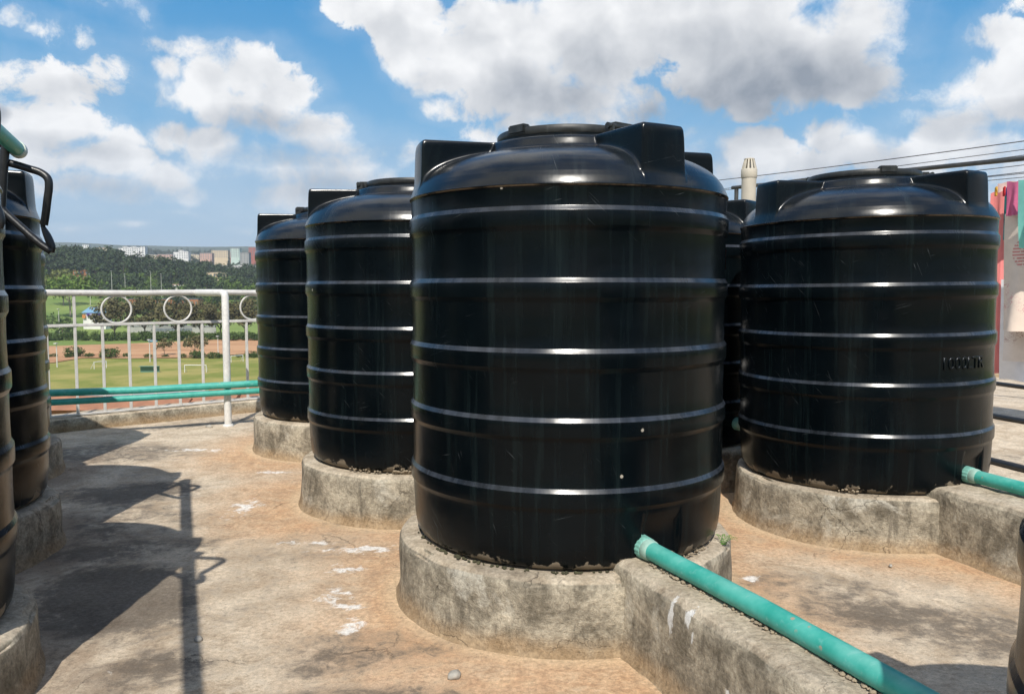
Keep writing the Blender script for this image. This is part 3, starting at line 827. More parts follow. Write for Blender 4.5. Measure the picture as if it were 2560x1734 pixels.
TANK_LABELS = {
    1: 'large black ribbed water tank in the middle, with a teal pipe leaving its foot',
    7: 'black ribbed water tank embossed 1000LTR beside the hanging laundry',
    2: 'black ribbed water tank with crusted mortar at its foot, directly left of the middle one',
    3: 'black ribbed water tank nearest the railing post, farthest of the middle row',
    4: 'black water tank at the left edge with drooping black hoses at its top',
    5: 'black water tank cut by the left edge, nearest the camera in its row',
    6: 'black water tank mostly hidden behind the one with the black hoses',
    8: 'black water tank seen as a narrow strip below the cream vent pipe',
    9: 'shorter black water tank cut by the lower right corner',
}
def build_tanks():
    body, lid, hinge = tank_body_mesh(), lid_mesh(), hinge_mesh()
    proto = None
    roots = {}
    for k in (1, 7, 2, 3, 4, 5, 6, 8, 9):
        x, y, z, phi, la, pr = TANKS[k]
        if proto is None:
            r = empty('water_tank', (x, y, z), radians(phi))
            b = bpy.data.objects.new('body', body); COL.objects.link(b); b.parent = r
            l = bpy.data.objects.new('lid', lid); COL.objects.link(l); l.parent = r
            h = bpy.data.objects.new('hinge', hinge); COL.objects.link(h); h.parent = l
            proto = r
        else:
            r = copy_tree(proto)
            r.location = (x, y, z); r.rotation_euler = (0, 0, radians(phi))
        tag(r, TANK_LABELS[k], 'water tank', 'black plastic water tanks on the roof')
        for ch in r.children:
            if ch.name.startswith('lid'):
                # la: hinge direction measured from the -y axis in world; the hinge lies on local +x
                ch.rotation_euler = (0, 0, radians(la - phi - 90))
        roots[k] = r
    short = tank_body_mesh((0.250, 0.4535), 0.495)
    for ch in roots[9].children:
        if ch.name.startswith('body'): ch.data = short
        else: ch.location = (0, 0, -0.495)
    roots[9].rotation_euler = (0, radians(1.75), roots[9].rotation_euler[2])
    roots[7].rotation_euler = (radians(0.3), radians(-0.7), roots[7].rotation_euler[2])
    return roots
ROOTS = build_tanks()

# embossed capacity on the right-hand tank
def emboss(parent, text, ang, z0, size, R):
    cu = bpy.data.curves.new('lettering', 'FONT'); cu.body = text; cu.size = size; cu.extrude = 0.0022; cu.bevel_depth = 0.0011; cu.bevel_resolution = 1
    cu.align_x = 'CENTER'; cu.space_character = 1.0
    o = bpy.data.objects.new('tmp', cu); COL.objects.link(o)
    dg = bpy.context.evaluated_depsgraph_get()
    me = bpy.data.meshes.new_from_object(o.evaluated_get(dg))
    bpy.data.objects.remove(o)
    for v in me.vertices:
        a = ang + v.co.x / R; r = R + v.co.z
        z = z0 + v.co.y
        v.co = (r * sin(a), -r * cos(a), z)
    me.materials.clear(); me.materials.append(MATS['black_polyethylene'])
    e = bpy.data.objects.new('capacity_lettering', me); COL.objects.link(e); e.parent = parent
    e['label'] = 'raised lettering 1000LTR'
emboss(ROOTS[7], '1000LTR', radians(43.5), 0.506, 0.066, 0.5278)
# small red patch added at the right side of the middle tank
mb = MB()
rows = [[(0.5292 * sin(radians(98 + i * 1.4)), -0.5292 * cos(radians(98 + i * 1.4)), z) for i in range(9)] for z in (0.885, 0.95)]
mb.grid(rows); mb.build('sticker', MATS['red_sticker'], ROOTS[1])

# ---------------------------------------------------------------- plinths, pipe walls
PL_LABELS = {
    1: 'round rough concrete plinth under the big middle tank',
    7: 'round cracked concrete plinth under the tank beside the laundry',
    2: 'round dark stained concrete plinth under the tank directly left of the big middle one',
    3: 'round pale concrete plinth under the tank nearest the railing post',
    4: 'shaded round concrete plinth under the tank with the black hoses',
    5: 'shaded round concrete plinth in the lower left corner',
    6: 'round concrete plinth reaching the kerb at the left, behind the hose tank',
    8: 'shaded round concrete plinth in the gap between the middle and right tanks',
    9: 'round concrete plinth under the tank in the lower right corner',
}
def build_plinth(k):
    x, y, z, phi, la, pr = TANKS[k]
    mb = MB(); rows = []; n = 150
    ox, oy = ((-0.008, -0.006) if k == 1 else (0.012, 0) if k == 7 else (0, 0))
    prof = dense([(pr + 0.022, -0.008), (pr + 0.010, 0.016), (pr + 0.004, 0.05), (pr, z - 0.026), (pr - 0.006, z - 0.012), (pr - 0.02, z - 0.004), (pr - 0.06, z - 0.001), (0.40, z - 0.001)], 4)
    for r, zz in prof:
        row = []
        for i in range(n):
            a = -2 * pi * i / n
            q = Vector((r * cos(a), r * sin(a), zz)); w = q + Vector((k * 3.3, k * 1.7, 0))
            d = mnoise.noise(w * 6) * 0.006 + mnoise.noise(w * 17) * 0.0035 + mnoise.noise(w * 2.2) * 0.008
            dz = mnoise.noise(w * 7 + Vector((9, 0, 0))) * 0.005 * (1 if zz > 0.1 else 0.3)
            chip = max(0, mnoise.noise(w * 9 + Vector((0, 5, 0))) - 0.25) * 0.05 if zz > z - 0.02 and r > pr - 0.03 else 0
            rr = r + d - chip * 0.6
            row.append((rr * cos(a), rr * sin(a), (min(zz + dz - chip * 0.4, z - 0.0012) if r < 0.54 else zz + dz - chip * 0.4)))
        rows.append(row)
    mb.grid(rows[::-1], True)
    e = len(mb.v)
    o = mb.build('concrete_plinth', MATS['rough_concrete'], smooth=55, loc=(x + ox, y + oy, 0))
    tag(o, PL_LABELS[k], 'plinth', 'round concrete plinths under the tanks')
    return o
for k in TANKS: build_plinth(k)

def pipe_wall(p0, p1, w, h, label):
    mb = MB()
    prof = dense([(w / 2 + 0.030, -0.008), (w / 2 + 0.012, 0.03), (w / 2 + 0.004, h - 0.02), (w / 2 - 0.012, h - 0.004), (w / 2 - 0.03, h), (-w / 2 + 0.03, h), (-w / 2 + 0.012, h - 0.005), (-w / 2 - 0.004, h - 0.022), (-w / 2 - 0.012, 0.03), (-w / 2 - 0.030, -0.008)], 5)
    rough_strip(mb, [p0, p1], prof, 0.03, 0.0085, 7)
    o = mb.build('pipe_wall', MATS['rough_concrete'], smooth=55)
    tag(o, label, 'low wall', 'low concrete walls carrying the pipes')
    return o
W1b = (0.850, 1.190)
W7b = (2.265, 1.90)
pipe_wall((0.352, 2.46), W1b, 0.205, 0.258, 'low rough concrete wall carrying the long teal pipe from the middle tank')
pipe_wall((1.74, 3.345), W7b, 0.235, 0.256, 'low concrete wall carrying the short pipe of the tank beside the laundry')

# ---------------------------------------------------------------- outlet pipes
def outlet_pipe(start, path, r, label, group=None):
    """pipe on its wall with a ribbed nut at the tank"""
    root = empty('water_pipe', start); tag(root, label, 'pipe', group)
    S = Vector(start)
    mb = MB()
    pts = [Vector(p) - S for p in path]
    fine = []
    for a, b in zip(pts[:-1], pts[1:]):
        k = max(2, int((b - a).length / 0.05))
        for i in range(k): fine.append(a.lerp(b, i / k))
    fine.append(pts[-1])
    mb.tube(fine, r, 28); mb.build('pipe', MATS['green_pvc'], root, smooth=40)
    d = (pts[1] - pts[0]).normalized()
    # printed line along the side
    side = Vector((d.y, -d.x, 0)); 
    mb = MB()
    off = (side * 0.93 + Vector((0, 0, 0.42))).normalized() * (r - 0.0016)
    off2 = (-side * 0.93 + Vector((0, 0, 0.25))).normalized() * (r - 0.0016)
    mb.tube([p + off2 for p in fine[4:]], 0.0022, 6); mb.build('print_line', MATS['brown_print'], root)
    # nut with ribs
    mb = MB()
    q = Vector((d.x, d.y, d.z))
    up = Vector((0, 0, 1)); up = (up - q * up.dot(q)).normalized(); s = q.cross(up)
    rows = []
    def ringrow(t, rad, ribs):
        row = []
        for i in range(64):
            a = 2 * pi * i / 64
            rr = rad + (0.0015 if ribs and i % 4 < 2 else 0)
            row.append(q * t + (up * cos(a) + s * sin(a)) * rr)
        return row
    for t, rad, ribs in ((-0.05, r + .006, 1), (-0.02, r + .006, 1), (0.0, r + .006, 1), (0.034, r + .0045, 1), (0.036, r + .003, 0)):
        rows.append(ringrow(t, rad, ribs))
    mb.grid([rw[::-1] for rw in rows], True); mb.build('coupling_nut', MATS['pale_pvc_nut'], root, smooth=35)
    mb = MB(); rows = [ringrow(t, rad, 0) for t, rad in ((0.034, r), (0.035, r + .0035), (0.040, r + .0045), (0.052, r + .004), (0.060, r + .002), (0.064, r))]
    mb.grid([rw[::-1] for rw in rows], True); mb.build('collar', MATS['collar_putty'], root, smooth=40)
    return root
outlet_pipe((0.378, 2.335, 0.290), [(0.378, 2.335, 0.291), (0.440, 2.200, 0.288), (0.588, 1.873, 0.286), (0.743, 1.476, 0.286), (0.850, 1.195, 0.286)], 0.0265, 'long teal plastic pipe running from the middle tank along its wall', 'teal pipes leaving the tanks')
outlet_pipe((1.845, 3.262, 0.290), [(1.845, 3.262, 0.290), (1.93, 3.03, 0.287), (2.05, 2.70, 0.284), (2.32, 1.92, 0.284)], 0.0265, 'short teal plastic pipe entering the tank beside the laundry', 'teal pipes leaving the tanks')
outlet_pipe((1.175, 4.195, 0.34), [(1.175, 4.195, 0.34), (1.20, 4.12, 0.34), (1.235, 4.04, 0.34)], 0.026, 'stub of teal pipe in the dark gap between the middle and right tanks', 'teal pipes leaving the tanks')

# mortar bedding along the long pipe, moss at the foot of the middle tank, fern
def lumps(name, pts, size, mat, label, cat, seed, kind=None, flat=0.5):
    rg = random.Random(seed); mb = MB()
    for p in pts:
        bm = bmesh.new(); bmesh.ops.create_icosphere(bm, subdivisions=2, radius=1.0)
        s = size * rg.uniform(0.5, 1.3)
        for v in bm.verts:
            f = 1 + 0.35 * mnoise.noise(v.co * 2.3 + Vector((p[0] * 9, p[1] * 9, seed)))
            v.co = v.co * f
        bm.verts.index_update()
        a = rg.uniform(0, 6.28); sx, sy, sz = s * rg.uniform(.8, 1.7), s * rg.uniform(.7, 1.1), s * flat
        mb.add([(p[0] + v.co.x * sx * cos(a) - v.co.y * sy * sin(a), p[1] + v.co.x * sx * sin(a) + v.co.y * sy * cos(a), p[2] + v.co.z * sz) for v in bm.verts], [tuple(v.index for v in f.verts) for f in bm.faces])
        bm.free()
    o = mb.build(name, MATS[mat], smooth=True)
    return tag(o, label, cat, kind=kind)
rg = random.Random(3)
pts = []
for i in range(150):
    t = (rg.choice((.04, .12, .2, .33, .4, .55, .62, .8)) + rg.gauss(0, .035)) % 0.99; sd = rg.choice((-1, -1, 1))
    PW = [(0.405, 2.275), (0.588, 1.873), (0.743, 1.476), (0.850, 1.195)]
    k = t * 3; i0 = min(int(k), 2); f = k - i0
    px = PW[i0][0] + (PW[i0 + 1][0] - PW[i0][0]) * f; py = PW[i0][1] + (PW[i0 + 1][1] - PW[i0][1]) * f
    pts.append((px + sd * rg.uniform(.018, .026) * 0.92, py + sd * rg.uniform(.018, .026) * 0.37, 0.262))
lumps('mortar_bedding', pts, 0.0048, 'mortar', 'crumbly mortar bedding along both sides of the long teal pipe', 'mortar', 5, 'stuff', 0.7)
pts = []
x, y, z = TANKS[1][:3]
for i in range(75):
    a = radians(rg.choice((-70, -52, -38, -20, -8, 6)) + rg.gauss(0, 6)); r = 0.505 + rg.uniform(0, 0.014) 
    pts.append((x + r * sin(a), y - r * cos(a), z + 0.002))
lumps('moss', pts, 0.0046, 'moss', 'moss and grit in the joint under the middle tank', 'moss', 8, 'stuff', 0.7)
pts = []
for k, a0, a1, nn in ((2, -6, 10, 90), (1, 35, 60, 14), (7, 12, 28, 22), (7, -34, -22, 14), (2, -30, -8, 20)):
    x, y, z = TANKS[k][:3]
    for i in range(nn):
        a = radians(rg.uniform(a0, a1)); h = abs(rg.gauss(0, 0.012)); pts.append((x + (0.507 + min(.014, h)) * sin(a), y - (0.507 + min(.014, h)) * cos(a), z + 0.002 + h))
lumps('mortar_crust', pts, 0.0050, 'mortar', 'lumps of mortar stuck on the feet of the tanks', 'mortar', 9, 'stuff', 0.8)
# fern sprig
mb = MB()
fx, fy, fz = 0.188 + 0.545 * sin(radians(66)), 2.803 - 0.545 * cos(radians(66)), 0.212
for j in range(5):
    a = radians(-30 + j * 35); L = 0.05
    for i in range(9):
        t = i / 9 * L; h = 0.02 * sin(i / 9 * 2.4)
        cx, cy, cz = fx + t * cos(a), fy + t * sin(a), fz + 0.004 + h
        for sd in (-1, 1):
            w = 0.012 * (1 - i / 10)
            dx, dy = -sin(a) * sd * w, cos(a) * sd * w
            mb.add([(cx, cy, cz), (cx + dx * .5 + cos(a) * .004, cy + dy * .5 + sin(a) * .004, cz + .002), (cx + dx, cy + dy, cz + .001), (cx + dx * .5 - cos(a) * .002, cy + dy * .5 - sin(a) * .002, cz)], [(0, 1, 2, 3)])
tag(mb.build('fern', MATS['fern_green']), 'tiny green fern growing on the plinth rim right of the middle tank', 'fern')
# pebbles
for i, (x, y, s, lb) in enumerate(((-0.155, 2.115, 0.013, 'small pale pebble on the floor in front of the middle plinth'), (1.42, 2.98, 0.012, 'small pale pebble on the floor below the right plinth'), (-0.93, 2.34, 0.011, 'flat little stone on the sunlit floor left of the middle plinth'), (-2.28, 6.05, 0.016, 'small stone on the floor near the railing post'))):
    o = lumps('pebble', [(0, 0, 0)], s, 'pebble_stone', lb, 'pebble', 20 + i, None, 0.75)
    o['group'] = 'loose pebbles on the roof floor'; o.location = (x, y, s * 0.5)

# ---------------------------------------------------------------- the two teal pipes by the railing
def run_pipe(pts, r, label, name='water_pipe', group=None, mat='green_pvc'):
    mb = MB(); fine = []
    P = [Vector(p) for p in pts]
    for a, b in zip(P[:-1], P[1:]):
        k = max(1, int((b - a).length / 0.12))
        for i in range(k): fine.append(a.lerp(b, i / k))
    fine.append(P[-1])
    mb.tube(fine, r, 22)
    return tag(mb.build(name, MATS[mat], smooth=40), label, 'pipe', group)
pu = run_pipe([(-5.15, 4.78, 0.0), (-5.1, 4.82, 0.30), (-5.04, 4.85, 0.335), (-3.19, 5.62, 0.318), (-2.69, 5.83, 0.312), (-1.94, 6.15, 0.322), (-1.0, 6.56, 0.328), (-0.95, 6.58, 0.30), (-0.93, 6.59, 0.0)], 0.0255, 'upper of the two teal pipes running along the railing', group='teal pipes along the railing')
pl = run_pipe([(-5.06, 4.70, 0.0), (-5.0, 4.74, 0.215), (-4.95, 4.77, 0.240), (-3.19, 5.62, 0.252), (-2.69, 5.83, 0.255), (-1.93, 6.15, 0.267), (-1.06, 6.53, 0.27), (-1.02, 6.55, 0.24), (-1.0, 6.56, 0.0)], 0.0225, 'lower of the two teal pipes running along the railing', group='teal pipes along the railing')

# ---------------------------------------------------------------- overhead pipe and hoses at the left tanks
def overhead():
    root = empty('overhead_pipe', (-1.80, 3.02, 1.545)); S = Vector((-1.80, 3.02, 1.545))
    tag(root, 'green overhead pipe with a pale end cap above the left tanks', 'pipe')
    mb = MB()
    a = Vector((-1.815, 3.03, 1.548)); b = Vector((-0.11, -1.13, 1.56))
    mb.tube([a.lerp(b, i / 40) - S for i in range(41)], 0.0255, 22); mb.build('pipe', MATS['green_pvc'], root, smooth=40)
    d = (a - b).normalized()
    mb = MB(); mb.tube([a - d * 0.045 - S, a + d * 0.004 - S, a + d * 0.010 - S], [0.0300, 0.0300, 0.025], 22); mb.build('end_cap', MATS['cap_white'], root, smooth=40)
    return root
overhead()
def smooth_path(pts, k=8):
    P = [Vector(p) for p in pts]; out = []
    for i in range(len(P) - 1):
        p0, p1, p2, p3 = P[max(i - 1, 0)], P[i], P[i + 1], P[min(i + 2, len(P) - 1)]
        for j in range(k):
            t = j / k
            out.append(0.5 * ((2 * p1) + (-p0 + p2) * t + (2 * p0 - 5 * p1 + 4 * p2 - p3) * t * t + (-p0 + 3 * p1 - 3 * p2 + p3) * t ** 3))
    out.append(P[-1]); return out
def hose_set(off, lab):
    o = Vector(off)
    base = Vector((-1.80, 2.96, 1.30)) + o
    root = empty('black_hose', base); tag(root, lab[0], 'hose', 'black rubber hoses at the left tanks')
    L = lambda pts: [Vector(p) + o - base for p in pts]
    r = 0.0145
    mb = MB(); mb.tube(smooth_path(L([(-2.15, 2.99, 1.572), (-1.95, 2.97, 1.566), (-1.85, 2.96, 1.561), (-1.815, 2.955, 1.556), (-1.812, 2.95, 1.548), (-1.816, 2.95, 1.535)]), 6), [r] * 31, 14); mb.build('elbow', MATS['black_hose'], root, smooth=40)
    mb = MB(); mb.tube(L([(-1.803, 2.955, 1.556), (-1.79, 2.953, 1.553)]), 0.0175, 14); mb.tube(L([(-1.83, 2.957, 1.560), (-1.80, 2.955, 1.556)]), 0.0172, 14); mb.build('elbow_sleeve', MATS['black_hose'], root, smooth=40)
    mb = MB(); mb.tube(L([(-1.816, 2.95, 1.536), (-1.826, 2.95, 1.45), (-1.838, 2.95, 1.335)]), 0.0155, 14); mb.build('drop_tube', MATS['black_hose'], root, smooth=40)
    mb = MB(); mb.tube(smooth_path(L([(-1.840, 2.95, 1.345), (-1.828, 2.95, 1.318), (-1.772, 2.955, 1.262), (-1.715, 2.96, 1.208), (-1.682, 2.965, 1.182), (-1.674, 2.968, 1.176)]), 6), 0.0135, 14); mb.build('slack_hose', MATS['black_hose'], root, smooth=40)
    mb = MB(); mb.tube(smooth_path(L([(-1.673, 2.968, 1.172), (-1.674, 2.97, 1.195), (-1.690, 2.975, 1.232), (-1.706, 2.98, 1.262), (-1.708, 2.98, 1.274)]), 6), [0.008 + 0.006 * sin(pi * min(1, i / 18)) for i in range(25)], 12); mb.build('folded_hose', MATS['black_hose'], root, smooth=40)
    mb = MB(); mb.tube(smooth_path(L([(-1.704, 2.98, 1.272), (-1.696, 2.98, 1.31), (-1.688, 2.98, 1.36), (-1.680, 2.98, 1.41), (-1.684, 2.98, 1.44), (-1.710, 2.98, 1.461), (-1.750, 2.975, 1.474), (-1.80, 2.97, 1.489), (-1.88, 2.965, 1.508), (-2.05, 2.96, 1.54)]), 6), 0.0135, 14); mb.build('curved_hose', MATS['black_hose'], root, smooth=40)
    return root
hose_set((0, 0, 0), ['black hose drooping in loops beside the left tank in view'])
hose_set((0.545, -1.17, 0), ['black hose on the nearest left tank, known by its looping shadow'])

# ---------------------------------------------------------------- vent pipe
def vent():
    root = empty('vent_pipe', (1.722, 6.0, 0)); tag(root, 'cream plastic vent pipe with a slotted cap behind the tanks', 'vent pipe')
    mb = MB(); mb.tube([(0.0, 0, -0.01), (0.004, 0, 1.0), (0.008, 0, 1.89)], 0.052, 28); mb.build('pipe', MATS['vent_pvc'], root, smooth=40)
    mb = MB(); mb.lathe([(0.0545, 1.845), (0.0575, 1.85), (0.0575, 1.905), (0.055, 1.91)], 32, (0.008, 0, 0)); 
    mb.lathe([(0.045, 1.905), (0.055, 1.91)], 32, (0.008, 0, 0))
    n = 12
    for i in range(n):
        a0 = 2 * pi * i / n; a1 = a0 + 2 * pi / n * 0.52
        q = []
        for r0, zz in ((0.0555, 1.908), (0.036, 1.982)):
            for rr in (r0, r0 - 0.007):
                for a in (a0, a1): q.append((0.008 + rr * cos(a), rr * sin(a), zz))
        mb.add(q, [(0, 1, 5, 4), (3, 2, 6, 7), (1, 3, 7, 5), (2, 0, 4, 6), (4, 5, 7, 6), (0, 2, 3, 1)])
    mb.lathe([(0.0, 1.986), (0.030, 1.988), (0.038, 1.984), (0.037, 1.978), (0.0, 1.976)], 28, (0.008, 0, 0))
    mb.build('slotted_cap', MATS['vent_pvc'], root, smooth=35)
vent()

# ---------------------------------------------------------------- clothes line frame, wires, laundry
FD = Vector((0.51, -0.86, 0)).normalized()
def line_frame():
    A = Vector((2.58, 9.62, 2.22)); Bp = Vector((4.29, 6.80, 2.12)); d = (Bp - A); E = A + d * 1.9
    root = empty('drying_rack', (A.x, A.y, 0)); tag(root, 'dark steel clothes line pole on thin posts at the right', 'clothes line')
    S = Vector((A.x, A.y, 0))
    S0 = A - d * 0.12
    S0 = A
    mb = MB(); mb.tube([S0 - S, A - S, Bp - S, E - S], 0.021, 14); mb.build('pole', MATS['dark_steel'], root, smooth=40)
    for p in (A + d * 0.02, E - d * 0.05):
        mb = MB(); mb.tube([Vector((p.x, p.y, 0)) - S, Vector((p.x, p.y, p.z - 0.02)) - S], 0.024, 14); mb.build('post', MATS['dark_steel'], root, smooth=40)
    return A, d
FA, FDv = line_frame()
def wire(a, b, sag, label, r=0.0035, name='clothes_line'):
    a = Vector(a); b = Vector(b); pts = []
    for i in range(25):
        t = i / 24; p = a.lerp(b, t); p.z -= sag * 4 * t * (1 - t); pts.append(p)
    mb = MB(); mb.tube(pts, r, 6)
    return tag(mb.build(name, MATS['wire'], smooth=True), label, 'wire', 'thin wires and clothes lines over the roof')
def at(px, py, Y):
    u = (px - 1280) / 2030.06; w = -(py - 867) / 2030.06; c, s = cos(0.0713), sin(0.0713)
    d = Vector((u, c + w * s, -s + w * c)); d = d * (Y / d.y)
    return d + Vector((0, 0, CAMZ))
def ext(a, b, t0, t1):
    return a + (b - a) * t0, a + (b - a) * t1
for (p0, y0, p1, y1, sag, r, lb) in (
    ((1798, 450), 9.6, (2560, 348), 6.6, 0.02, 0.0040, 'topmost thin wire, crossing the vent pipe high in the sky'),
    ((1815, 471.5), 9.6, (2560, 374), 6.6, 0.0, 0.0030, 'upper of the two close wires just above the dark pole'),
    ((1815, 474), 9.7, (2560, 381), 6.7, 0.03, 0.0030, 'lower of the two close wires just above the dark pole'),
    ((1887, 493), 9.4, (2560, 412.5), 6.3, 0.0, 0.0030, 'first thin wire below the dark pole'),
    ((1887, 497), 9.4, (2560, 425.4), 6.3, 0.02, 0.0030, 'second thin wire below the dark pole'),
    ((1887, 501), 9.4, (2560, 433.6), 6.3, 0.0, 0.0028, 'third thin wire below the dark pole'),
    ((1887, 506), 9.4, (2560, 443), 6.3, 0.0, 0.0026, 'lowest thin wire below the dark pole, just over the laundry')):
    a, b = at(*p0, y0), at(*p1, y1)
    q = ext(a, b, -0.04, 1.35)
    wire(q[0], q[1], sag, lb, r)

def cloth_mat(name, col, stripe=None, prints=None, var=0.08):
    def fn(n):
        tc = n.node('TexCoord').outputs['UV']
        x, y, z = n.xyz(tc)
        c = col
        if stripe:
            for (a, b, cc) in stripe:
                m = n.math('MULTIPLY', n.math('GREATER_THAN', x, a), n.math('LESS_THAN', x, b))
                c = n.mix(m, c, cc)
        if prints:
            for (kind, cx, cy, rx, ry, cc) in prints:
                q = n.vm('MULTIPLY', n.vm('SUBTRACT', tc, (cx, cy, 0)), (1 / rx, 1 / ry, 0))
                inside = n.math('LESS_THAN', n.vm('LENGTH', q), 1.0)
                if kind == 'text':
                    row = n.math('FRACT', n.math('MULTIPLY', y, 22.0 / (2 * ry) * 0.5))
                    ln = n.math('MULTIPLY', n.math('GREATER_THAN', row, 0.45), n.math('GREATER_THAN', n.noise(n.scale(tc, (60, 14, 1)), 1.0, 2, 0.5), 0.43))
                    m = n.math('MULTIPLY', inside, ln)
                else:
                    lf = n.noise(n.scale(tc, (16, 16, 1)), 1.0, 2, 0.5, 2.2)
                    m = n.math('MULTIPLY', n.math('MULTIPLY', inside, n.mr(n.math('ABSOLUTE', n.math('SUBTRACT', lf, 0.5)), 0.028, 0.012)), n.mr(n.noise(n.scale(tc, (4, 4, 1)), 1.0, 2, 0.5), 0.48, 0.56))
                c = n.mix(n.math('MULTIPLY', m, 0.62), c, cc)
        f = n.noise(n.scale(tc, (8, 8, 1)), 1.0, 4, 0.6)
        k = n.mr(f, 0.3, 0.7, 1 - var, 1 + var, False)
        c = n.vm('MULTIPLY', c, n.comb(k, k, k))
        return c, 0.9, (n.noise(n.scale(tc, (300, 300, 1)), 1.0, 1, 0.5), 0.15, 0.002), 0.1, None
    return material(name, fn)
cloth_mat('cloth_pink', (0.56, 0.14, 0.26))
cloth_mat('cloth_teal', (0.22, 0.58, 0.52), stripe=((0.30, 0.36, (0.80, 0.82, 0.82)), (0.62, 0.70, (0.80, 0.82, 0.82)), (0.70, 1.0, (0.12, 0.46, 0.50))))
cloth_mat('cloth_beige', (0.68, 0.58, 0.50), prints=(('text', 0.30, 0.67, 0.22, 0.15, (0.52, 0.05, 0.07)), ('leaf', 0.14, 0.22, 0.22, 0.22, (0.45, 0.07, 0.12))))
cloth_mat('cloth_leaf', (0.72, 0.66, 0.62), prints=(('leaf', 0.25, 0.45, 0.45, 0.6, (0.24, 0.06, 0.05)),))
cloth_mat('cloth_white', (0.78, 0.78, 0.80))
cloth_mat('cloth_coral', (0.74, 0.24, 0.23))
cloth_mat('cloth_pale_pink', (0.70, 0.50, 0.46))
cloth_mat('cloth_dark_teal', (0.02, 0.10, 0.11))
def cloth(name, mat, P, w, ztop, zbot, label, fold=0.03, fd=None, seed=0, taper=0.0, group='laundry on the clothes lines', over=False):
    """cloth hanging from a line that runs along FD through P"""
    d = fd or FD; s = Vector((-d.y, d.x, 0)); nu, nv = 36, 30
    mb = MB(); uv = []
    th = 0.004
    rows = []
    for side in (1, -1):
        rr = []
        for j in range(nv + 1):
            v = j / nv; row = []
            for i in range(nu + 1):
                u = i / nu
                z = ztop + (zbot - ztop) * v
                q = P + d * ((u - 0.0) * w * (1 - taper * v)) + s * (fold * (0.25 + v) * sin(u * 9 + seed) + fold * 0.5 * v * sin(u * 23 + seed * 2 + v * 2) + side * th / 2)
                row.append((q.x, q.y, z + 0.012 * sin(u * 12 + seed) * (1 - v) * 0.5))
            rr.append(row)
        rows.append(rr)
    ring = rows[0] + rows[1][::-1]
    mb.grid(ring + [ring[0]])
    o = mb.build(name, MATS[mat], smooth=60)
    me = o.data; ul = me.uv_layers.new(name='UVMap')
    nrow = nu + 1
    for lp in me.loops:
        vi = lp.vertex_index; r = vi // nrow; i = vi % nrow
        j = r if r <= nv else (2 * nv + 1 - r)
        if r >= 2 * nv + 2: j = 0
        ul.data[lp.index].uv = (i / nu, 1 - j / nv)
    tag(o, label, 'laundry', group)
    return o
LP = Vector((3.62, 6.66, 0))
def lat(px, Y): return at(px, 700, Y)
def LPt(px, back=0.0):
    """point on the laundry line (moved 'back' away) seen at picture column px"""
    u = (px - 1280) / 2030.06
    base = LP + Vector((0.86, 0.51, 0)) * back
    # base + t*FD with x = k*y
    k = u / (cos(0.0713))
    t = (k * base.y - base.x) / (FD.x - k * FD.y)
    q = base + FD * t; q.z = 0; return q
def zat(q, py): return at(2500, py, q.y).z
q = LPt(2499, -0.05); cloth('towel', 'cloth_pink', q, 0.20, zat(q, 456), zat(q, 540), 'crimson pink towel folded over the clothes line', 0.02, seed=1)
q = LPt(2525, -0.16); cloth('towel', 'cloth_teal', q, 0.75, zat(q, 452), zat(q, 620), 'teal towel with white stripes hanging at the right edge', 0.07, seed=2)
q = LPt(2478, 0.45); cloth('sheet', 'cloth_pale_pink', q, 0.30, zat(q, 458), zat(q, 520), 'pale pink cloth highest on the line, behind the pegs', 0.02, seed=4)
q = LPt(2462, 0.30); cloth('cloth', 'cloth_coral', q, 0.13, zat(q, 482), zat(q, 930), 'long coral strip of clothing hanging against the right tank', 0.02, seed=5)
q = LPt(2496, 0.22); cloth('cloth', 'cloth_dark_teal', q, 0.10, zat(q, 482), zat(q, 600), 'dark teal garment between the pegs and the crimson towel', 0.015, seed=6)
q = LPt(2498, 0.02); cloth('cloth', 'cloth_beige', q, 0.95, zat(q, 535), zat(q, 825), 'beige cloth printed with a round block of red lettering', 0.075, seed=3)
q = LPt(2500, 0.12); cloth('sheet', 'cloth_leaf', q, 1.0, zat(q, 640), zat(q, 902), 'white cloth with brown leaf prints below the lettered cloth', 0.07, seed=7)
q = LPt(2494, 0.26); cloth('sheet', 'cloth_white', q, 1.1, zat(q, 700), zat(q, 947), 'plain white sheet hanging lowest of the laundry', 0.05, seed=8)
for px, mt, lb in ((2475, (0.70, 0.40, 0.05), 'yellow clothes peg on the line beside the right tank'), (2495, (0.55, 0.02, 0.03), 'red clothes peg next to the blue one'), (2503, (0.05, 0.05, 0.35), 'blue clothes peg next to the red one')):
    m = simple('peg_' + lb.split()[0], mt, 0.5, 0.1, 5)
    q = LPt(px, 0.18); z = zat(q, 478)
    mb = MB(); mb.box((q.x, q.y, z), (0.014, 0.012, 0.075), bev=0.003); mb.box((q.x, q.y + 0.012, z - 0.004), (0.014, 0.008, 0.07), bev=0.002)
    mb.tube([(q.x - 0.008, q.y + 0.006, z + .01), (q.x + 0.008, q.y + 0.006, z + .01)], 0.005, 8)
    tag(mb.build('clothes_peg', m), lb, 'clothes peg', 'clothes pegs on the line')
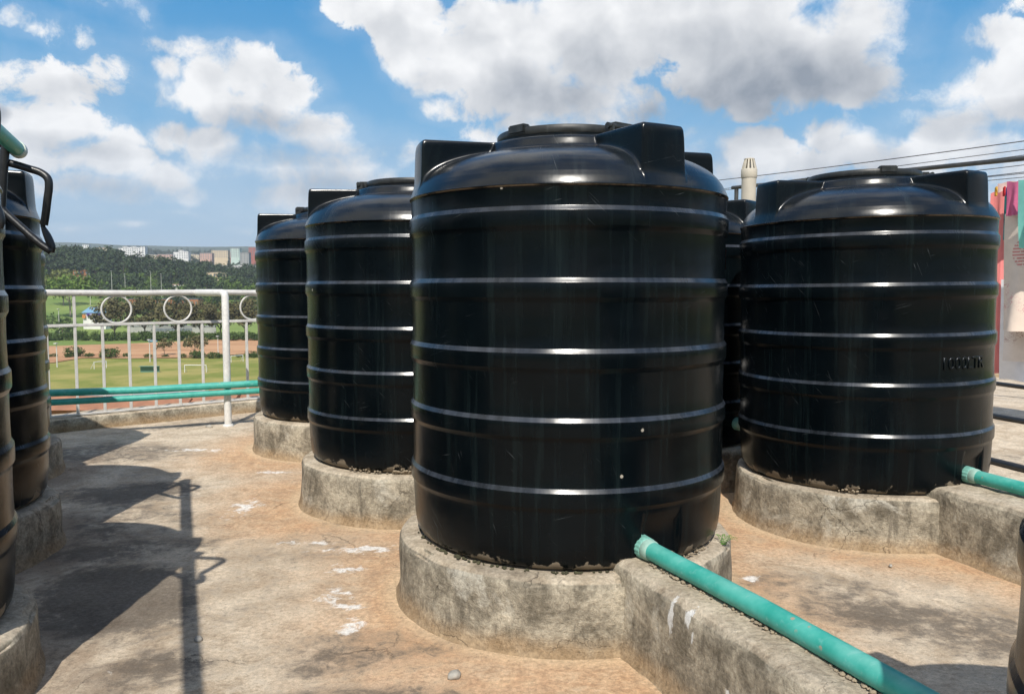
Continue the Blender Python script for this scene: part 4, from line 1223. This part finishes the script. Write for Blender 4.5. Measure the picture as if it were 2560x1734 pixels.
# black pipes lying on the floor at the right
for (p0, p1, lb) in (((2440, 955), (2560, 972), 'farthest black pipe lying on the roof floor under the laundry'), ((2440, 1037), (2560, 1059), 'black pipe lying across the floor at the edge of the laundry shadow'), ((2440, 1150), (2560, 1180), 'nearest black pipe on the floor beside the right tank')):
    def fl(px, py):
        u = (px - 1280) / 2030.06; w = -(py - 867) / 2030.06; c, s = cos(0.0713), sin(0.0713)
        d = Vector((u, c + w * s, -s + w * c)); return d * (-CAMZ / d.z) + Vector((0, 0, CAMZ))
    a, b = fl(*p0), fl(*p1); d = (b - a)
    pts = [a + d * t + Vector((0, 0, 0.020)) for t in (-1.4, 0, 1, 2.0)]
    run_pipe(pts, 0.021, lb, 'black_pipe', 'black pipes lying on the floor', 'black_hose')

# ---------------------------------------------------------------- valley
GZ = CAMZ - 27.0
PROF = [(0, -27), (560, -27), (700, -20), (850, -10.5), (1000, -1), (1400, 14), (2000, 42), (3000, 102), (4000, 152), (5200, 232), (6300, 312), (7200, 318), (9000, 300)]
def gprof(d):
    for (a, za), (b, zb) in zip(PROF[:-1], PROF[1:]):
        if d <= b: return za + (zb - za) * (d - a) / (b - a)
    return PROF[-1][1]
def gz(x, y):
    d = sqrt(x * x + y * y)
    z = gprof(d) + CAMZ
    if d > 700:
        k = min(1, (d - 700) / 1500)
        z += k * (16 * fnoise(x, y, 0.0011) + 7 * fnoise(x, y, 0.004)) * min(1, d / 3500)
    if d > 5000: z += (d - 5000) / 1500 * 9 * fnoise(x, y, 0.0007, 3.0)
    # wooded knoll at the left
    kx, ky = -560, 1050
    q = ((x - kx) / 150) ** 2 + ((y - ky) / 200) ** 2
    z += 26 * math.exp(-q)
    return z
def build_ground():
    mb = MB(); rows = []
    ds = [2, 40, 90, 140, 180, 220, 260, 300, 340, 380, 420, 470, 520, 570, 620, 680, 740, 800, 870, 950, 1040, 1150, 1280, 1420, 1600, 1800, 2050, 2350, 2700, 3100, 3600, 4200, 4800, 5400, 6000, 6600, 7200, 7900, 8800]
    n = 240
    for d in ds:
        rows.append([(d * sin(2 * pi * i / n), d * cos(2 * pi * i / n), gz(d * sin(2 * pi * i / n), d * cos(2 * pi * i / n))) for i in range(n)])
    mb.grid([r[::-1] for r in rows], True)
    tag(mb.build('valley_ground', MATS['valley_ground'], smooth=True), kind='structure')
build_ground()
def gpt(px, Y):
    """ground point in picture column px at forward distance Y"""
    x = (px - 1280) / 2030.06 / cos(0.0713) * Y
    return Vector((x, Y, gz(x, Y)))
def Yof(py): return 27.0 * 2030 / (py - 722)
def band(name, pts_far, pts_near, mat, lift):
    mb = MB(); n = 40; rows = []
    def lp(pts, t):
        k = t * (len(pts) - 1); i = min(int(k), len(pts) - 2); f = k - i
        a, b = Vector(pts[i]), Vector(pts[i + 1]); return a.lerp(b, f)
    for j in range(5):
        row = []
        for i in range(n + 1):
            a = lp(pts_far, i / n); b = lp(pts_near, i / n); p = a.lerp(b, j / 4)
            e = 1.2 * fnoise(p.x, p.y, 0.05) if j in (0, 4) else 0
            row.append((p.x, p.y + e * 2, gz(p.x, p.y) + lift))
        rows.append(row)
    mb.grid(rows)
    return tag(mb.build(name, MATS[mat], smooth=True), kind='structure')
def gp(px, py):
    p = gpt(px, Yof(py)); return (p.x, p.y)
band('dirt_road', [gp(-400, 866), gp(130, 866), gp(300, 860), gp(480, 853), (gp(640, 845)), gp(900, 842), gp(1500, 838)], [gp(-400, 910), gp(130, 908), gp(210, 895), gp(300, 897), gp(480, 895), gp(640, 884), gp(900, 880), gp(1500, 872)], 'red_earth', 0.25)
band('near_lane', [gp(-300, 985), gp(300, 982), gp(700, 974), gp(1300, 962)], [gp(-300, 996), gp(300, 993), gp(700, 984), gp(1300, 970)], 'tar_road', 0.2)

# ---- trees
def crown_mesh(name, rg, w, h, leaf, nclump, per, mat, shape='round', zlow=0.3):
    mb = MB(); cl = []
    for i in range(nclump):
        for _ in range(60):
            p = Vector((rg.uniform(-1, 1), rg.uniform(-1, 1), rg.uniform(-1, 1)))
            if p.length > 1: continue
            if shape == 'cone' and sqrt(p.x ** 2 + p.y ** 2) > 0.95 - 0.6 * (p.z + 1) / 2: continue
            if shape == 'flat' and p.z < -0.5: continue
            if p.length < 0.45: continue
            break
        cl.append(p)
    for p in cl:
        c = Vector((p.x * w / 2, p.y * w / 2, h * (zlow + (1 - zlow) * (p.z + 1) / 2)))
        cr = w * rg.uniform(0.09, 0.17)
        for k in range(per):
            o = Vector((rg.gauss(0, 1), rg.gauss(0, 1), rg.gauss(0, 0.7))) * cr * 0.55
            q = c + o
            nrm = (o.normalized() * 0.6 + Vector((rg.gauss(0, 1), rg.gauss(0, 1), rg.gauss(0, 1) + 0.7))).normalized()
            t = nrm.orthogonal().normalized(); b = nrm.cross(t)
            a = rg.uniform(0, 6.28); t, b = t * cos(a) + b * sin(a), b * cos(a) - t * sin(a)
            s = leaf * rg.uniform(0.6, 1.4)
            mb.add([q - t * s, q + b * s * .55, q + t * s, q - b * s * .55], [(0, 1, 2, 3)])
    return mb.mesh(name, MATS[mat]), cl
def trunk_mesh(name, rg, w, h, cl, r, mat, zlow=0.3):
    mb = MB()
    lean = rg.uniform(-.05, .05) * h
    mb.tube([(0, 0, -0.8), (lean * .3, 0, h * zlow * .6), (lean, lean * .5, h * (zlow + .25)), (lean * 1.2, lean * .5, h * 0.8)], [r, r * .8, r * .55, r * .15], 7)
    for p in cl[:5]:
        mb.tube([(lean * .4, 0, h * zlow * .8), (p.x * w * .2, p.y * w * .2, h * (zlow + .1)), (p.x * w * .42, p.y * w * .42, h * (zlow + (1 - zlow) * (p.z + 1) / 2))], [r * .5, r * .35, r * .1], 5)
    return mb.mesh(name, MATS[mat], 50)
KINDS = {}
def kind(key, w, h, leaf, nclump, per, mat, shape='round', zlow=0.3, r=0.3, bark='bark', variants=3, seed=1):
    out = []
    for v in range(variants):
        rg = random.Random(seed * 100 + v)
        cm, cl = crown_mesh('crown', rg, w, h, leaf, nclump, per, mat, shape, zlow)
        tm = trunk_mesh('trunk', rg, w, h, cl, r, bark, zlow)
        out.append((cm, tm))
    KINDS[key] = out
kind('olive', 17, 20, 0.62, 60, 50, 'leaf_olive', 'round', 0.28, 0.4, 'bark', 3, 1)
kind('bright', 22, 20, 0.85, 46, 34, 'leaf_bright', 'flat', 0.45, 0.4, 'pale_bark', 2, 2)
kind('yellow', 22, 20, 0.85, 46, 34, 'leaf_yellow', 'flat', 0.42, 0.4, 'pale_bark', 2, 3)
kind('bush', 10, 4.6, 0.42, 34, 26, 'leaf_bush', 'round', 0.0, 0.15, 'bark', 3, 4)
kind('smalltree', 9, 8, 0.45, 26, 24, 'leaf_olive', 'flat', 0.35, 0.15, 'bark', 2, 5)
kind('dark', 22, 22, 1.3, 30, 18, 'leaf_dark', 'round', 0.12, 0.5, 'bark', 4, 6)
kind('mid', 20, 18, 1.2, 30, 18, 'leaf_mid', 'round', 0.10, 0.5, 'bark', 3, 7)
kind('fresh', 20, 18, 1.2, 30, 18, 'leaf_bright', 'round', 0.08, 0.5, 'bark', 2, 8)
kind('conifer', 12, 26, 1.1, 30, 16, 'leaf_dark', 'cone', 0.1, 0.4, 'bark', 2, 9)
def plant(key, p, s, label, cat, group, sz=None, name='tree', trunk=True):
    cm, tm = RND.choice(KINDS[key])
    r = empty(name, p, RND.uniform(0, 6.28)); r.scale = (s, s, sz or s)
    tag(r, label, cat, group)
    o = bpy.data.objects.new('crown', cm); COL.objects.link(o); o.parent = r
    if trunk:
        o = bpy.data.objects.new('trunk', tm); COL.objects.link(o); o.parent = r
    return r
# the row of olive trees behind the dirt road
lab_row = ['olive brown tree behind the road, seen through the left ring of the railing', 'olive brown tree behind the road, between the two rings of the railing', 'olive brown tree seen through the right ring of the railing', 'olive brown tree just left of the railing post', 'olive brown tree seen right behind the railing post', 'olive brown tree at the far right of its row, touching the black tank']
for i, (px, Y, s, sz) in enumerate(((287, 436, 1.22, 1.06), (364, 446, 1.02, 1.10), (440, 440, 1.15, 1.06), (503, 444, .98, 1.04), (551, 450, .95, 1.0), (612, 446, 1.15, 1.12))):
    plant('olive', gpt(px, Y), s, lab_row[i], 'tree', 'olive brown trees in a row behind the dirt road', sz)
for px, Y, s in ((690, 450, .9), (760, 455, .85), (860, 450, .9)):
    plant('olive', gpt(px, Y), s, 'olive brown tree of the row hidden behind the black tanks', 'tree', 'olive brown trees in a row behind the dirt road')
plant('yellow', gpt(163, 690), 1.45, 'yellow green domed tree behind the brighter one at the left', 'tree', 'spreading trees at the left of the valley')
plant('bright', gpt(180, 600), 1.5, 'bright green spreading tree with a pale trunk behind the left end of the railing', 'tree', 'spreading trees at the left of the valley')
plant('mid', gpt(135, 520), .55, 'small dark green tree beside the left hose tank, below the top rail', 'tree', 'spreading trees at the left of the valley')
plant('mid', gpt(172, 500), .50, 'small green tree under the pale trunk, left of the blue roofed kiosk', 'tree', 'spreading trees at the left of the valley')
plant('mid', gpt(158, 455), .48, 'round green tree standing at the dark hedge behind the tall baluster', 'tree', 'spreading trees at the left of the valley')
bl = ['large green bush by the dirt road behind the tallest baluster', 'round green bush by the dirt road behind the second baluster']
plant('bush', gpt(184, 322), .80, bl[0], 'bush', 'bushes along the pitch', name='bush')
plant('bush', gpt(274, 318), .80, bl[1], 'bush', 'bushes along the pitch', name='bush')
plant('smalltree', gpt(411, 330), .82, 'small flat topped tree on the dirt road between two balusters', 'tree', 'small trees along the pitch')
plant('smalltree', gpt(486, 322), 1.05, 'larger flat topped small tree on the dirt road left of the post', 'tree', 'small trees along the pitch')
plant('bush', gpt(490, 316), .62, 'green bush at the foot of the larger small tree', 'bush', 'bushes along the pitch', name='bush')
plant('bush', gpt(535, 316), .60, 'low dark bush just left of the railing post', 'bush', 'bushes along the pitch', sz=.5, name='bush')
plant('bush', gpt(628, 320), .60, 'low green bush right of the railing post beside the rubble', 'bush', 'bushes along the pitch', sz=.5, name='bush')
for i in range(13):
    px = 130 + i * 46 + RND.uniform(-12, 12)
    if 120 < px < 700:
        plant('bush', gpt(px, 318 if i % 2 else 321), RND.uniform(.30, .42), 'one of the low green shrubs edging the playing field', 'bush', 'low shrubs edging the playing field', sz=RND.uniform(.22, .4), name='bush')
for i in range(26):
    px = 118 + i * 24 + RND.uniform(-7, 7)
    plant('bush', gpt(px, 425 + RND.uniform(-4, 5)), RND.uniform(.70, 1.0), 'one of the dark hedge bushes behind the dirt road', 'bush', 'hedge bushes behind the dirt road', sz=RND.uniform(.8, 1.1), name='bush')
# middle distance
for i in range(95):
    px = RND.uniform(80, 700); Y = RND.uniform(620, 960)
    if px < 235 and Y < 790: continue
    if 195 < px < 290 and Y < 700: continue
    k = RND.choice(('mid', 'mid', 'dark', 'fresh'))
    plant(k, gpt(px, Y), RND.uniform(.45, .80), 'one of the scattered green trees in the middle distance of the valley', 'tree', 'scattered trees in the middle of the valley')
for i, (px, Y, s, k) in enumerate(((330, 700, .95, 'fresh'), (365, 720, .8, 'mid'), (600, 800, 1.0, 'fresh'), (575, 820, .8, 'fresh'), (640, 780, .9, 'fresh'), (510, 760, .8, 'mid'), (500, 900, 1.1, 'dark'), (470, 930, 1.0, 'dark'), (430, 900, 1.1, 'dark'), (380, 960, 1.2, 'dark'), (315, 930, 1.2, 'dark'), (340, 1000, 1.1, 'dark'), (410, 1000, 1.1, 'dark'), (450, 1050, 1.1, 'dark'))):
    plant(k, gpt(px, Y), s, 'one of the broad trees in front of the dark wood across the valley', 'tree', 'broad trees before the dark wood')
for i in range(60):
    px = RND.uniform(225, 700); Y = RND.uniform(760, 980)
    plant(RND.choice(('mid', 'dark', 'dark', 'fresh')), gpt(px, Y), RND.uniform(.6, .95), 'one of the broad trees in front of the dark wood across the valley', 'tree', 'broad trees before the dark wood')
# dark wood on the knoll and along the ridge: too many to count -> stuff, own leaf clumps
def wood(name, spots, kinds, label, seed):
    rg = random.Random(seed); mb = MB()
    pool = [m for k in kinds for (m, t) in KINDS[k]]
    data = []
    for m in pool:
        vs = [tuple(v.co) for v in m.vertices]; data.append(vs)
    for (p, s) in spots:
        vs = rg.choice(data); a = rg.uniform(0, 6.28); ca, sa = cos(a) * s, sin(a) * s
        b = len(mb.v)
        mb.v += [(p.x + x * ca - y * sa, p.y + x * sa + y * ca, p.z + z * s) for x, y, z in vs]
        nq = len(vs) // 4
        mb.f += [(b + 4 * i, b + 4 * i + 1, b + 4 * i + 2, b + 4 * i + 3) for i in range(nq)]
        mb.m += [0] * nq
    o = mb.build(name, pool[0].materials[0])
    return tag(o, label, 'wood', kind='stuff')
rg = random.Random(21)
sp = []
for i in range(150):
    px = rg.uniform(60, 300); Y = rg.uniform(900, 1230)
    sp.append((gpt(px, Y), rg.uniform(.75, 1.15)))
wood('wood', sp, ('dark',), 'dark green wood covering the knoll at the left of the valley', 31)
sp = []
for i in range(260):
    px = rg.uniform(60, 760); Y = rg.uniform(930, 1500)
    sp.append((gpt(px, Y), rg.uniform(.7, 1.1)))
wood('wood', sp, ('dark', 'mid'), 'dark belt of woodland across the middle of the valley', 32)
sp = []
for i in range(420):
    px = rg.uniform(40, 800); Y = rg.uniform(1500, 3600)
    sp.append((gpt(px, Y), rg.uniform(.7, 1.2)))
wood('wood', sp, ('dark', 'conifer'), 'distant woodland among the apartment blocks below the hills', 33)

# ---- buildings
def block(px0, px1, py_top, py_base, Y, wall, label, floors, bays, cat='apartment block', roof='roof_grey', group=None, name='apartment_block', depth=14, steps=None, rot=0.0, parapets=True):
    a, b = at(px0, py_base, Y), at(px1, py_base, Y)
    W = b.x - a.x; zt = at(px0, py_top, Y).z; zb = min(at(px0, py_base, Y).z, gz((a.x + b.x) / 2, Y)) - 2
    cx = (a.x + b.x) / 2
    root = empty(name, (cx, Y, zb), rot); tag(root, label, cat, group)
    H = zt - zb
    mb = MB()
    segs = steps or [(0, 1, 1.0)]
    for (u0, u1, hh) in segs:
        mb.box(((u0 + u1 - 1) / 2 * W, depth / 2, H * hh / 2), ((u1 - u0) * W - 0.02, depth, H * hh))
    mb.build('wall', MATS[wall], root)
    mb = MB()
    for (u0, u1, hh) in segs:
        mb.box(((u0 + u1 - 1) / 2 * W, depth / 2, H * hh + 0.35), ((u1 - u0) * W + 0.5, depth + 0.5, 0.7))
    mb.build('roof', MATS[roof], root)
    vis = zt - at(px0, py_base, Y).z
    fh = vis / floors
    wm = None
    for (u0, u1, hh) in segs:
        nb = max(1, round(bays * (u1 - u0)))
        for i in range(nb):
            for f in range(floors):
                zc = H - vis + fh * (f + 0.52)
                if zc + fh * .3 > H * hh: continue
                xc = (u0 + (u1 - u0) * (i + 0.5) / nb - 0.5) * W
                if wm is None:
                    m2 = MB(); ww = W / bays * 0.46; wh = fh * 0.46
                    m2.box((0, 0, 0), (ww, 0.3, wh)); o = m2.build('window', MATS['window_glass'], root); wm = o
                else:
                    o = wm.copy(); COL.objects.link(o); o.parent = root
                o.location = (xc, -0.10, zc)
    return root
G1 = 'apartment blocks across the valley'
block(297, 363, 616, 644, 1900, 'facade_white', 'long white apartment block with stepped roofline, largest across the valley', 6, 9, group=G1, steps=[(0, .16, .93), (.16, .33, 1.0), (.33, .5, .96), (.5, .67, 1.0), (.67, .84, .95), (.84, 1, .99)])
block(434, 471, 625, 647, 1850, 'facade_white', 'smaller white apartment block in three stepped parts', 5, 6, group=G1, steps=[(0, .35, .9), (.35, .68, 1.0), (.68, 1, .93)])
block(393, 431, 636, 644, 1900, 'facade_pink', 'low pink row of flats left of the smaller white block', 2, 8, group=G1)
block(500, 530, 633, 648, 1800, 'facade_pink', 'pink apartment block left of the cream one', 4, 5, group=G1)
block(529, 570, 626, 644, 1900, 'facade_cream', 'cream apartment block between the pink and the mint ones', 4, 7, group=G1)
block(577, 599, 621, 643, 1800, 'facade_mint', 'narrow pale mint apartment block with a red base', 5, 4, group=G1)
block(601, 622, 632, 658, 1500, 'facade_grey', 'grey unfinished tower beside the black tank', 6, 3, group=G1)
block(622, 648, 618, 640, 1900, 'facade_red', 'dull red apartment block half hidden by the black tank', 5, 4, group=G1)
block(240, 268, 620, 632, 1900, 'facade_cream', 'cream house with orange roof above the dark knoll', 2, 4, group='small far houses', name='house', roof='roof_rust', cat='house')
block(283, 306, 637, 645, 1500, 'facade_white', 'small white flat roofed house below the long white block', 2, 3, group='small far houses', name='house', cat='house')
block(549, 640, 664, 678, 1250, 'facade_white', 'long white shed with square openings in front of the far flats', 2, 12, cat='shed', name='shed', roof='roof_grey', group='small far houses')
block(515, 566, 682, 694, 1000, 'facade_cream', 'low cream building with pale tan roof among the trees', 1, 6, cat='building', name='building', roof='roof_tan', group='small far houses')
block(432, 478, 712, 722, 850, 'facade_white', 'low white pavilion with a red base just above the top rail', 1, 6, cat='pavilion', name='pavilion', roof='facade_pink', group='small far houses')
block(123, 136, 678, 690, 1000, 'brick_orange', 'small orange brick house beside the left hose tank', 2, 2, cat='house', name='house', roof='roof_rust', group='small far houses')
block(183, 222, 676, 698, 900, 'brick_orange', 'orange brick houses behind the yellow green domed tree', 2, 4, cat='house', name='house', roof='roof_rust', group='small far houses')
block(322, 496, 748, 770, 690, 'brick_orange', 'long low building with a dark roof behind the olive trees', 1, 18, cat='building', name='building', roof='roof_dark', depth=12)
block(320, 540, 816, 832, 497, 'facade_grey', 'grey corrugated boundary wall behind the olive trees', 1, 1, cat='boundary wall', name='boundary_wall', roof='roof_grey', depth=0.5)
block(232, 420, 739, 748, 860, 'brick_orange', 'long brick wall just below the top rail', 1, 1, cat='brick wall', name='brick_wall', roof='roof_rust', depth=0.6)
block(318, 362, 640, 646, 2300, 'facade_pink', 'low pinkish terrace right below the long white block', 2, 9, group='small far houses', name='house', cat='house', roof='roof_rust')
block(371, 392, 637, 645, 2400, 'facade_cream', 'small cream block between the long white block and the pink row', 2, 4, group='small far houses', name='house', cat='house')
block(474, 498, 636, 646, 2200, 'facade_cream', 'small cream block between the smaller white block and the pink one', 3, 4, group='small far houses', name='house', cat='house')
block(571, 578, 630, 643, 2100, 'facade_red', 'thin red block between the cream and the mint ones', 4, 2, group='small far houses', name='house', cat='house')
block(268, 297, 628, 640, 2500, 'facade_white', 'pale far block left of the long white one', 3, 4, group='small far houses', name='house', cat='house')
block(206, 222, 612, 620, 2600, 'facade_white', 'tiny pale far building above the dark knoll', 2, 3, group='small far houses', name='house', cat='house')
# kiosk with blue roof and purple sign
def kiosk():
    Y = 520; p0, p1 = at(208, 800, Y), at(264, 800, Y); W = p1.x - p0.x; cx = (p0.x + p1.x) / 2; zb = gz(cx, Y)
    root = empty('kiosk', (cx, Y, zb)); tag(root, 'low kiosk with a blue roof and a purple sign board', 'kiosk')
    H = at(208, 782, Y).z - zb
    mb = MB(); mb.box((0, 4, H / 2), (W, 8, H)); mb.build('wall', MATS['facade_white'], root)
    zt = at(208, 771, Y).z - zb
    mb = MB(); mb.add([(-W / 2 - .4, -1, H), (W / 2 + .4, -1, H), (W / 2 + .4, 9, zt + .6), (-W / 2 - .4, 9, zt + .6), (-W / 2 - .4, -1, H + .3), (W / 2 + .4, -1, H + .3), (W / 2 + .4, 9, zt + .9), (-W / 2 - .4, 9, zt + .9)], [(0, 1, 5, 4), (4, 5, 6, 7), (3, 2, 1, 0), (1, 2, 6, 5), (3, 0, 4, 7), (2, 3, 7, 6)]); mb.build('roof', MATS['roof_blue'], root)
    mb = MB(); mb.box((W * .02, -1.2, H - 1.1), (W * .62, .25, 2.0)); s = mb.build('sign_board', MATS['sign_purple'], root)
    mb = MB()
    for i in range(7): mb.box((W * (-.13 + .05 * i), -1.36, H - 1.1 + .1 * (i % 2)), (W * .035, .08, .75))
    mb.build('sign_lettering', MATS['sign_white'], s)
    mb = MB(); mb.box((-W * .42, -1.0, H - 2.2), (W * .14, .6, 2.2)); mb.build('awning', MATS['awning_orange'], root)
kiosk()
# brick houses at the foot of the flats, seen under the pipes
for i, (px, w, Y, h, lb) in enumerate(((150, 14, 150, 4.6, 'rust roofed brick house lowest at the left under the pipes'), (330, 17, 149, 4.4, 'rust roofed brick house in the middle under the pipes'), (505, 10, 152, 5.2, 'white walled house with rust roof under the pipes near the post'), (610, 15, 156, 5.6, 'rust roofed brick house right of the post under the pipes'))):
    p = gpt(px, Y)
    root = empty('brick_house', (p.x, p.y, p.z), RND.uniform(-.15, .15)); tag(root, lb, 'house', 'brick houses at the foot of the flats')
    mb = MB(); mb.box((0, 4, h / 2), (w, 8, h)); mb.build('wall', MATS['facade_white' if i == 2 else 'brick_orange'], root)
    mb = MB(); mb.add([(-w / 2 - .6, -1, h), (w / 2 + .6, -1, h), (w / 2 + .6, 9, h), (-w / 2 - .6, 9, h), (-w / 2 - .6, 4, h + 2), (w / 2 + .6, 4, h + 2)], [(0, 1, 5, 4), (2, 3, 4, 5), (1, 2, 5), (3, 0, 4), (3, 2, 1, 0)]); mb.build('roof', MATS['roof_rust'], root)
    wn = None
    for k in range(int(w / 3)):
        if wn is None:
            mb = MB(); mb.box((0, 0, 0), (1.2, .2, 1.4)); wn = mb.build('window', MATS['window_glass'], root); o = wn
        else: o = wn.copy(); COL.objects.link(o); o.parent = root
        o.location = (-w / 2 + 1.8 + k * 3, -0.06, h * .55)
for px, Y, s in ((405, 152, 1.0), (255, 154, .7), (190, 156, .7)):
    plant('bush', gpt(px, Y), s * .6, 'green garden bush beside the brick houses under the pipes', 'bush', 'garden bushes beside the brick houses', name='bush')
# lamp posts, goals, car, benches
def lamp(px, py0, py1, Y, lb):
    p = gpt(px, Y); h = at(px, py0, Y).z - p.z
    root = empty('lamp_post', p); tag(root, lb, 'lamp post', 'slim pale lamp posts in the valley')
    mb = MB(); mb.tube([(0, 0, -.5), (0, 0, h)], [.22, .14], 8); mb.build('post', MATS['post_grey'], root)
    mb = MB(); mb.box((0, -.3, h), (.9, 1.4, .3)); mb.build('lamp_head', MATS['post_grey'], root)
for a in ((141, 858, 917, 280, 'lamp post nearest the left hose tank, at the edge of the pitch'), (374, 849, 904, 300, 'lamp post at the road edge between the third and fourth balusters'), (545, 840, 886, 335, 'lamp post at the road edge just left of the railing post'),
          (230, 684, 722, 700, 'tall thin pole among the trees above the left ring'), (285, 677, 722, 700, 'tall thin pole above the left ring of the railing'), (318, 684, 722, 720, 'tall thin pole left of the broad bright tree'), (382, 678, 722, 700, 'tall thin pole above the middle of the railing'), (408, 684, 722, 720, 'tall thin pole left of the low pavilion'), (150, 772, 812, 480, 'pale pole on the bright field at the far left')): lamp(*a)
def goal(px, Y, w, rz, lb):
    p = gpt(px, Y); root = empty('goal_post', p, rz); tag(root, lb, 'goal', 'white goal frames on the playing field')
    mb = MB(); mb.tube([(-w / 2, 0, 0), (-w / 2, 0, 2.4)], .09, 6); mb.tube([(w / 2, 0, 0), (w / 2, 0, 2.4)], .09, 6); mb.tube([(-w / 2, 0, 2.4), (w / 2, 0, 2.4)], .09, 6)
    for s in (-1, 1): mb.tube([(s * w / 2, 0, 2.4), (s * w / 2, 1.6, 0)], .06, 5)
    mb.build('frame', MATS['sign_white'], root)
goal(592, 300, 5, 0.9, 'white goal frame right of the railing post'); goal(487, 262, 7, 0.0, 'white goal frame in the middle of the pitch left of the post'); goal(249, 275, 5, 1.2, 'white goal frame behind the second baluster')
def car():
    p = gpt(383, 408); root = empty('parked_car', p, 0.1); tag(root, 'small pale blue car parked by the hedge behind the dirt road', 'car')
    mb = MB(); mb.box((0, 0, .75), (4.2, 1.7, .75), bev=.18); mb.box((-.15, 0, 1.32), (2.3, 1.5, .55), bev=.2); mb.build('body', MATS['car_blue'], root, smooth=40)
    mb = MB(); mb.box((-.15, -.76, 1.32), (1.9, .06, .36)); mb.box((-.15, .76, 1.32), (1.9, .06, .36)); mb.build('window', MATS['window_glass'], root)
    for x in (-1.3, 1.3):
        for y in (-.8, .8):
            mb = MB(); mb.tube([(x, y - .1, .34), (x, y + .1, .34)], .34, 14); mb.build('wheel', MATS['tyre'], root, smooth=40)
car()
def bench(px, Y, lb):
    p = gpt(px, Y); root = empty('bench_shelter', p, 0.1); tag(root, lb, 'shelter', 'small green shelters on the pitch')
    mb = MB(); mb.box((0, .8, 1.0), (6, .1, 2.0)); mb.build('panel', MATS['bench_green'], root)
    mb = MB(); mb.box((0, .2, 2.0), (6.2, 1.6, .1)); mb.build('roof', MATS['bench_green'], root)
bench(371, 262, 'low green shelter on the pitch behind the fourth baluster')

# ---------------------------------------------------------------- air
def haze():
    mb = MB(); zb, zt = GZ - 6.0, 400.0
    mb.box((0, 0, (zb + zt) / 2), (18600, 18600, zt - zb))
    m = bpy.data.materials.new('haze_air'); m.use_nodes = True
    n = NT(m.node_tree)
    v = n.node('VolumePrincipled', {'Color': (0.80, 0.88, 1.0, 1), 'Density': 1.05e-4, 'Anisotropy': 0.0})
    o = n.node('OutputMaterial'); n.t.links.new(v.outputs[0], o.inputs['Volume'])
    m.cycles.homogeneous_volume = True
    tag(mb.build('haze', m), kind='stuff')
haze()
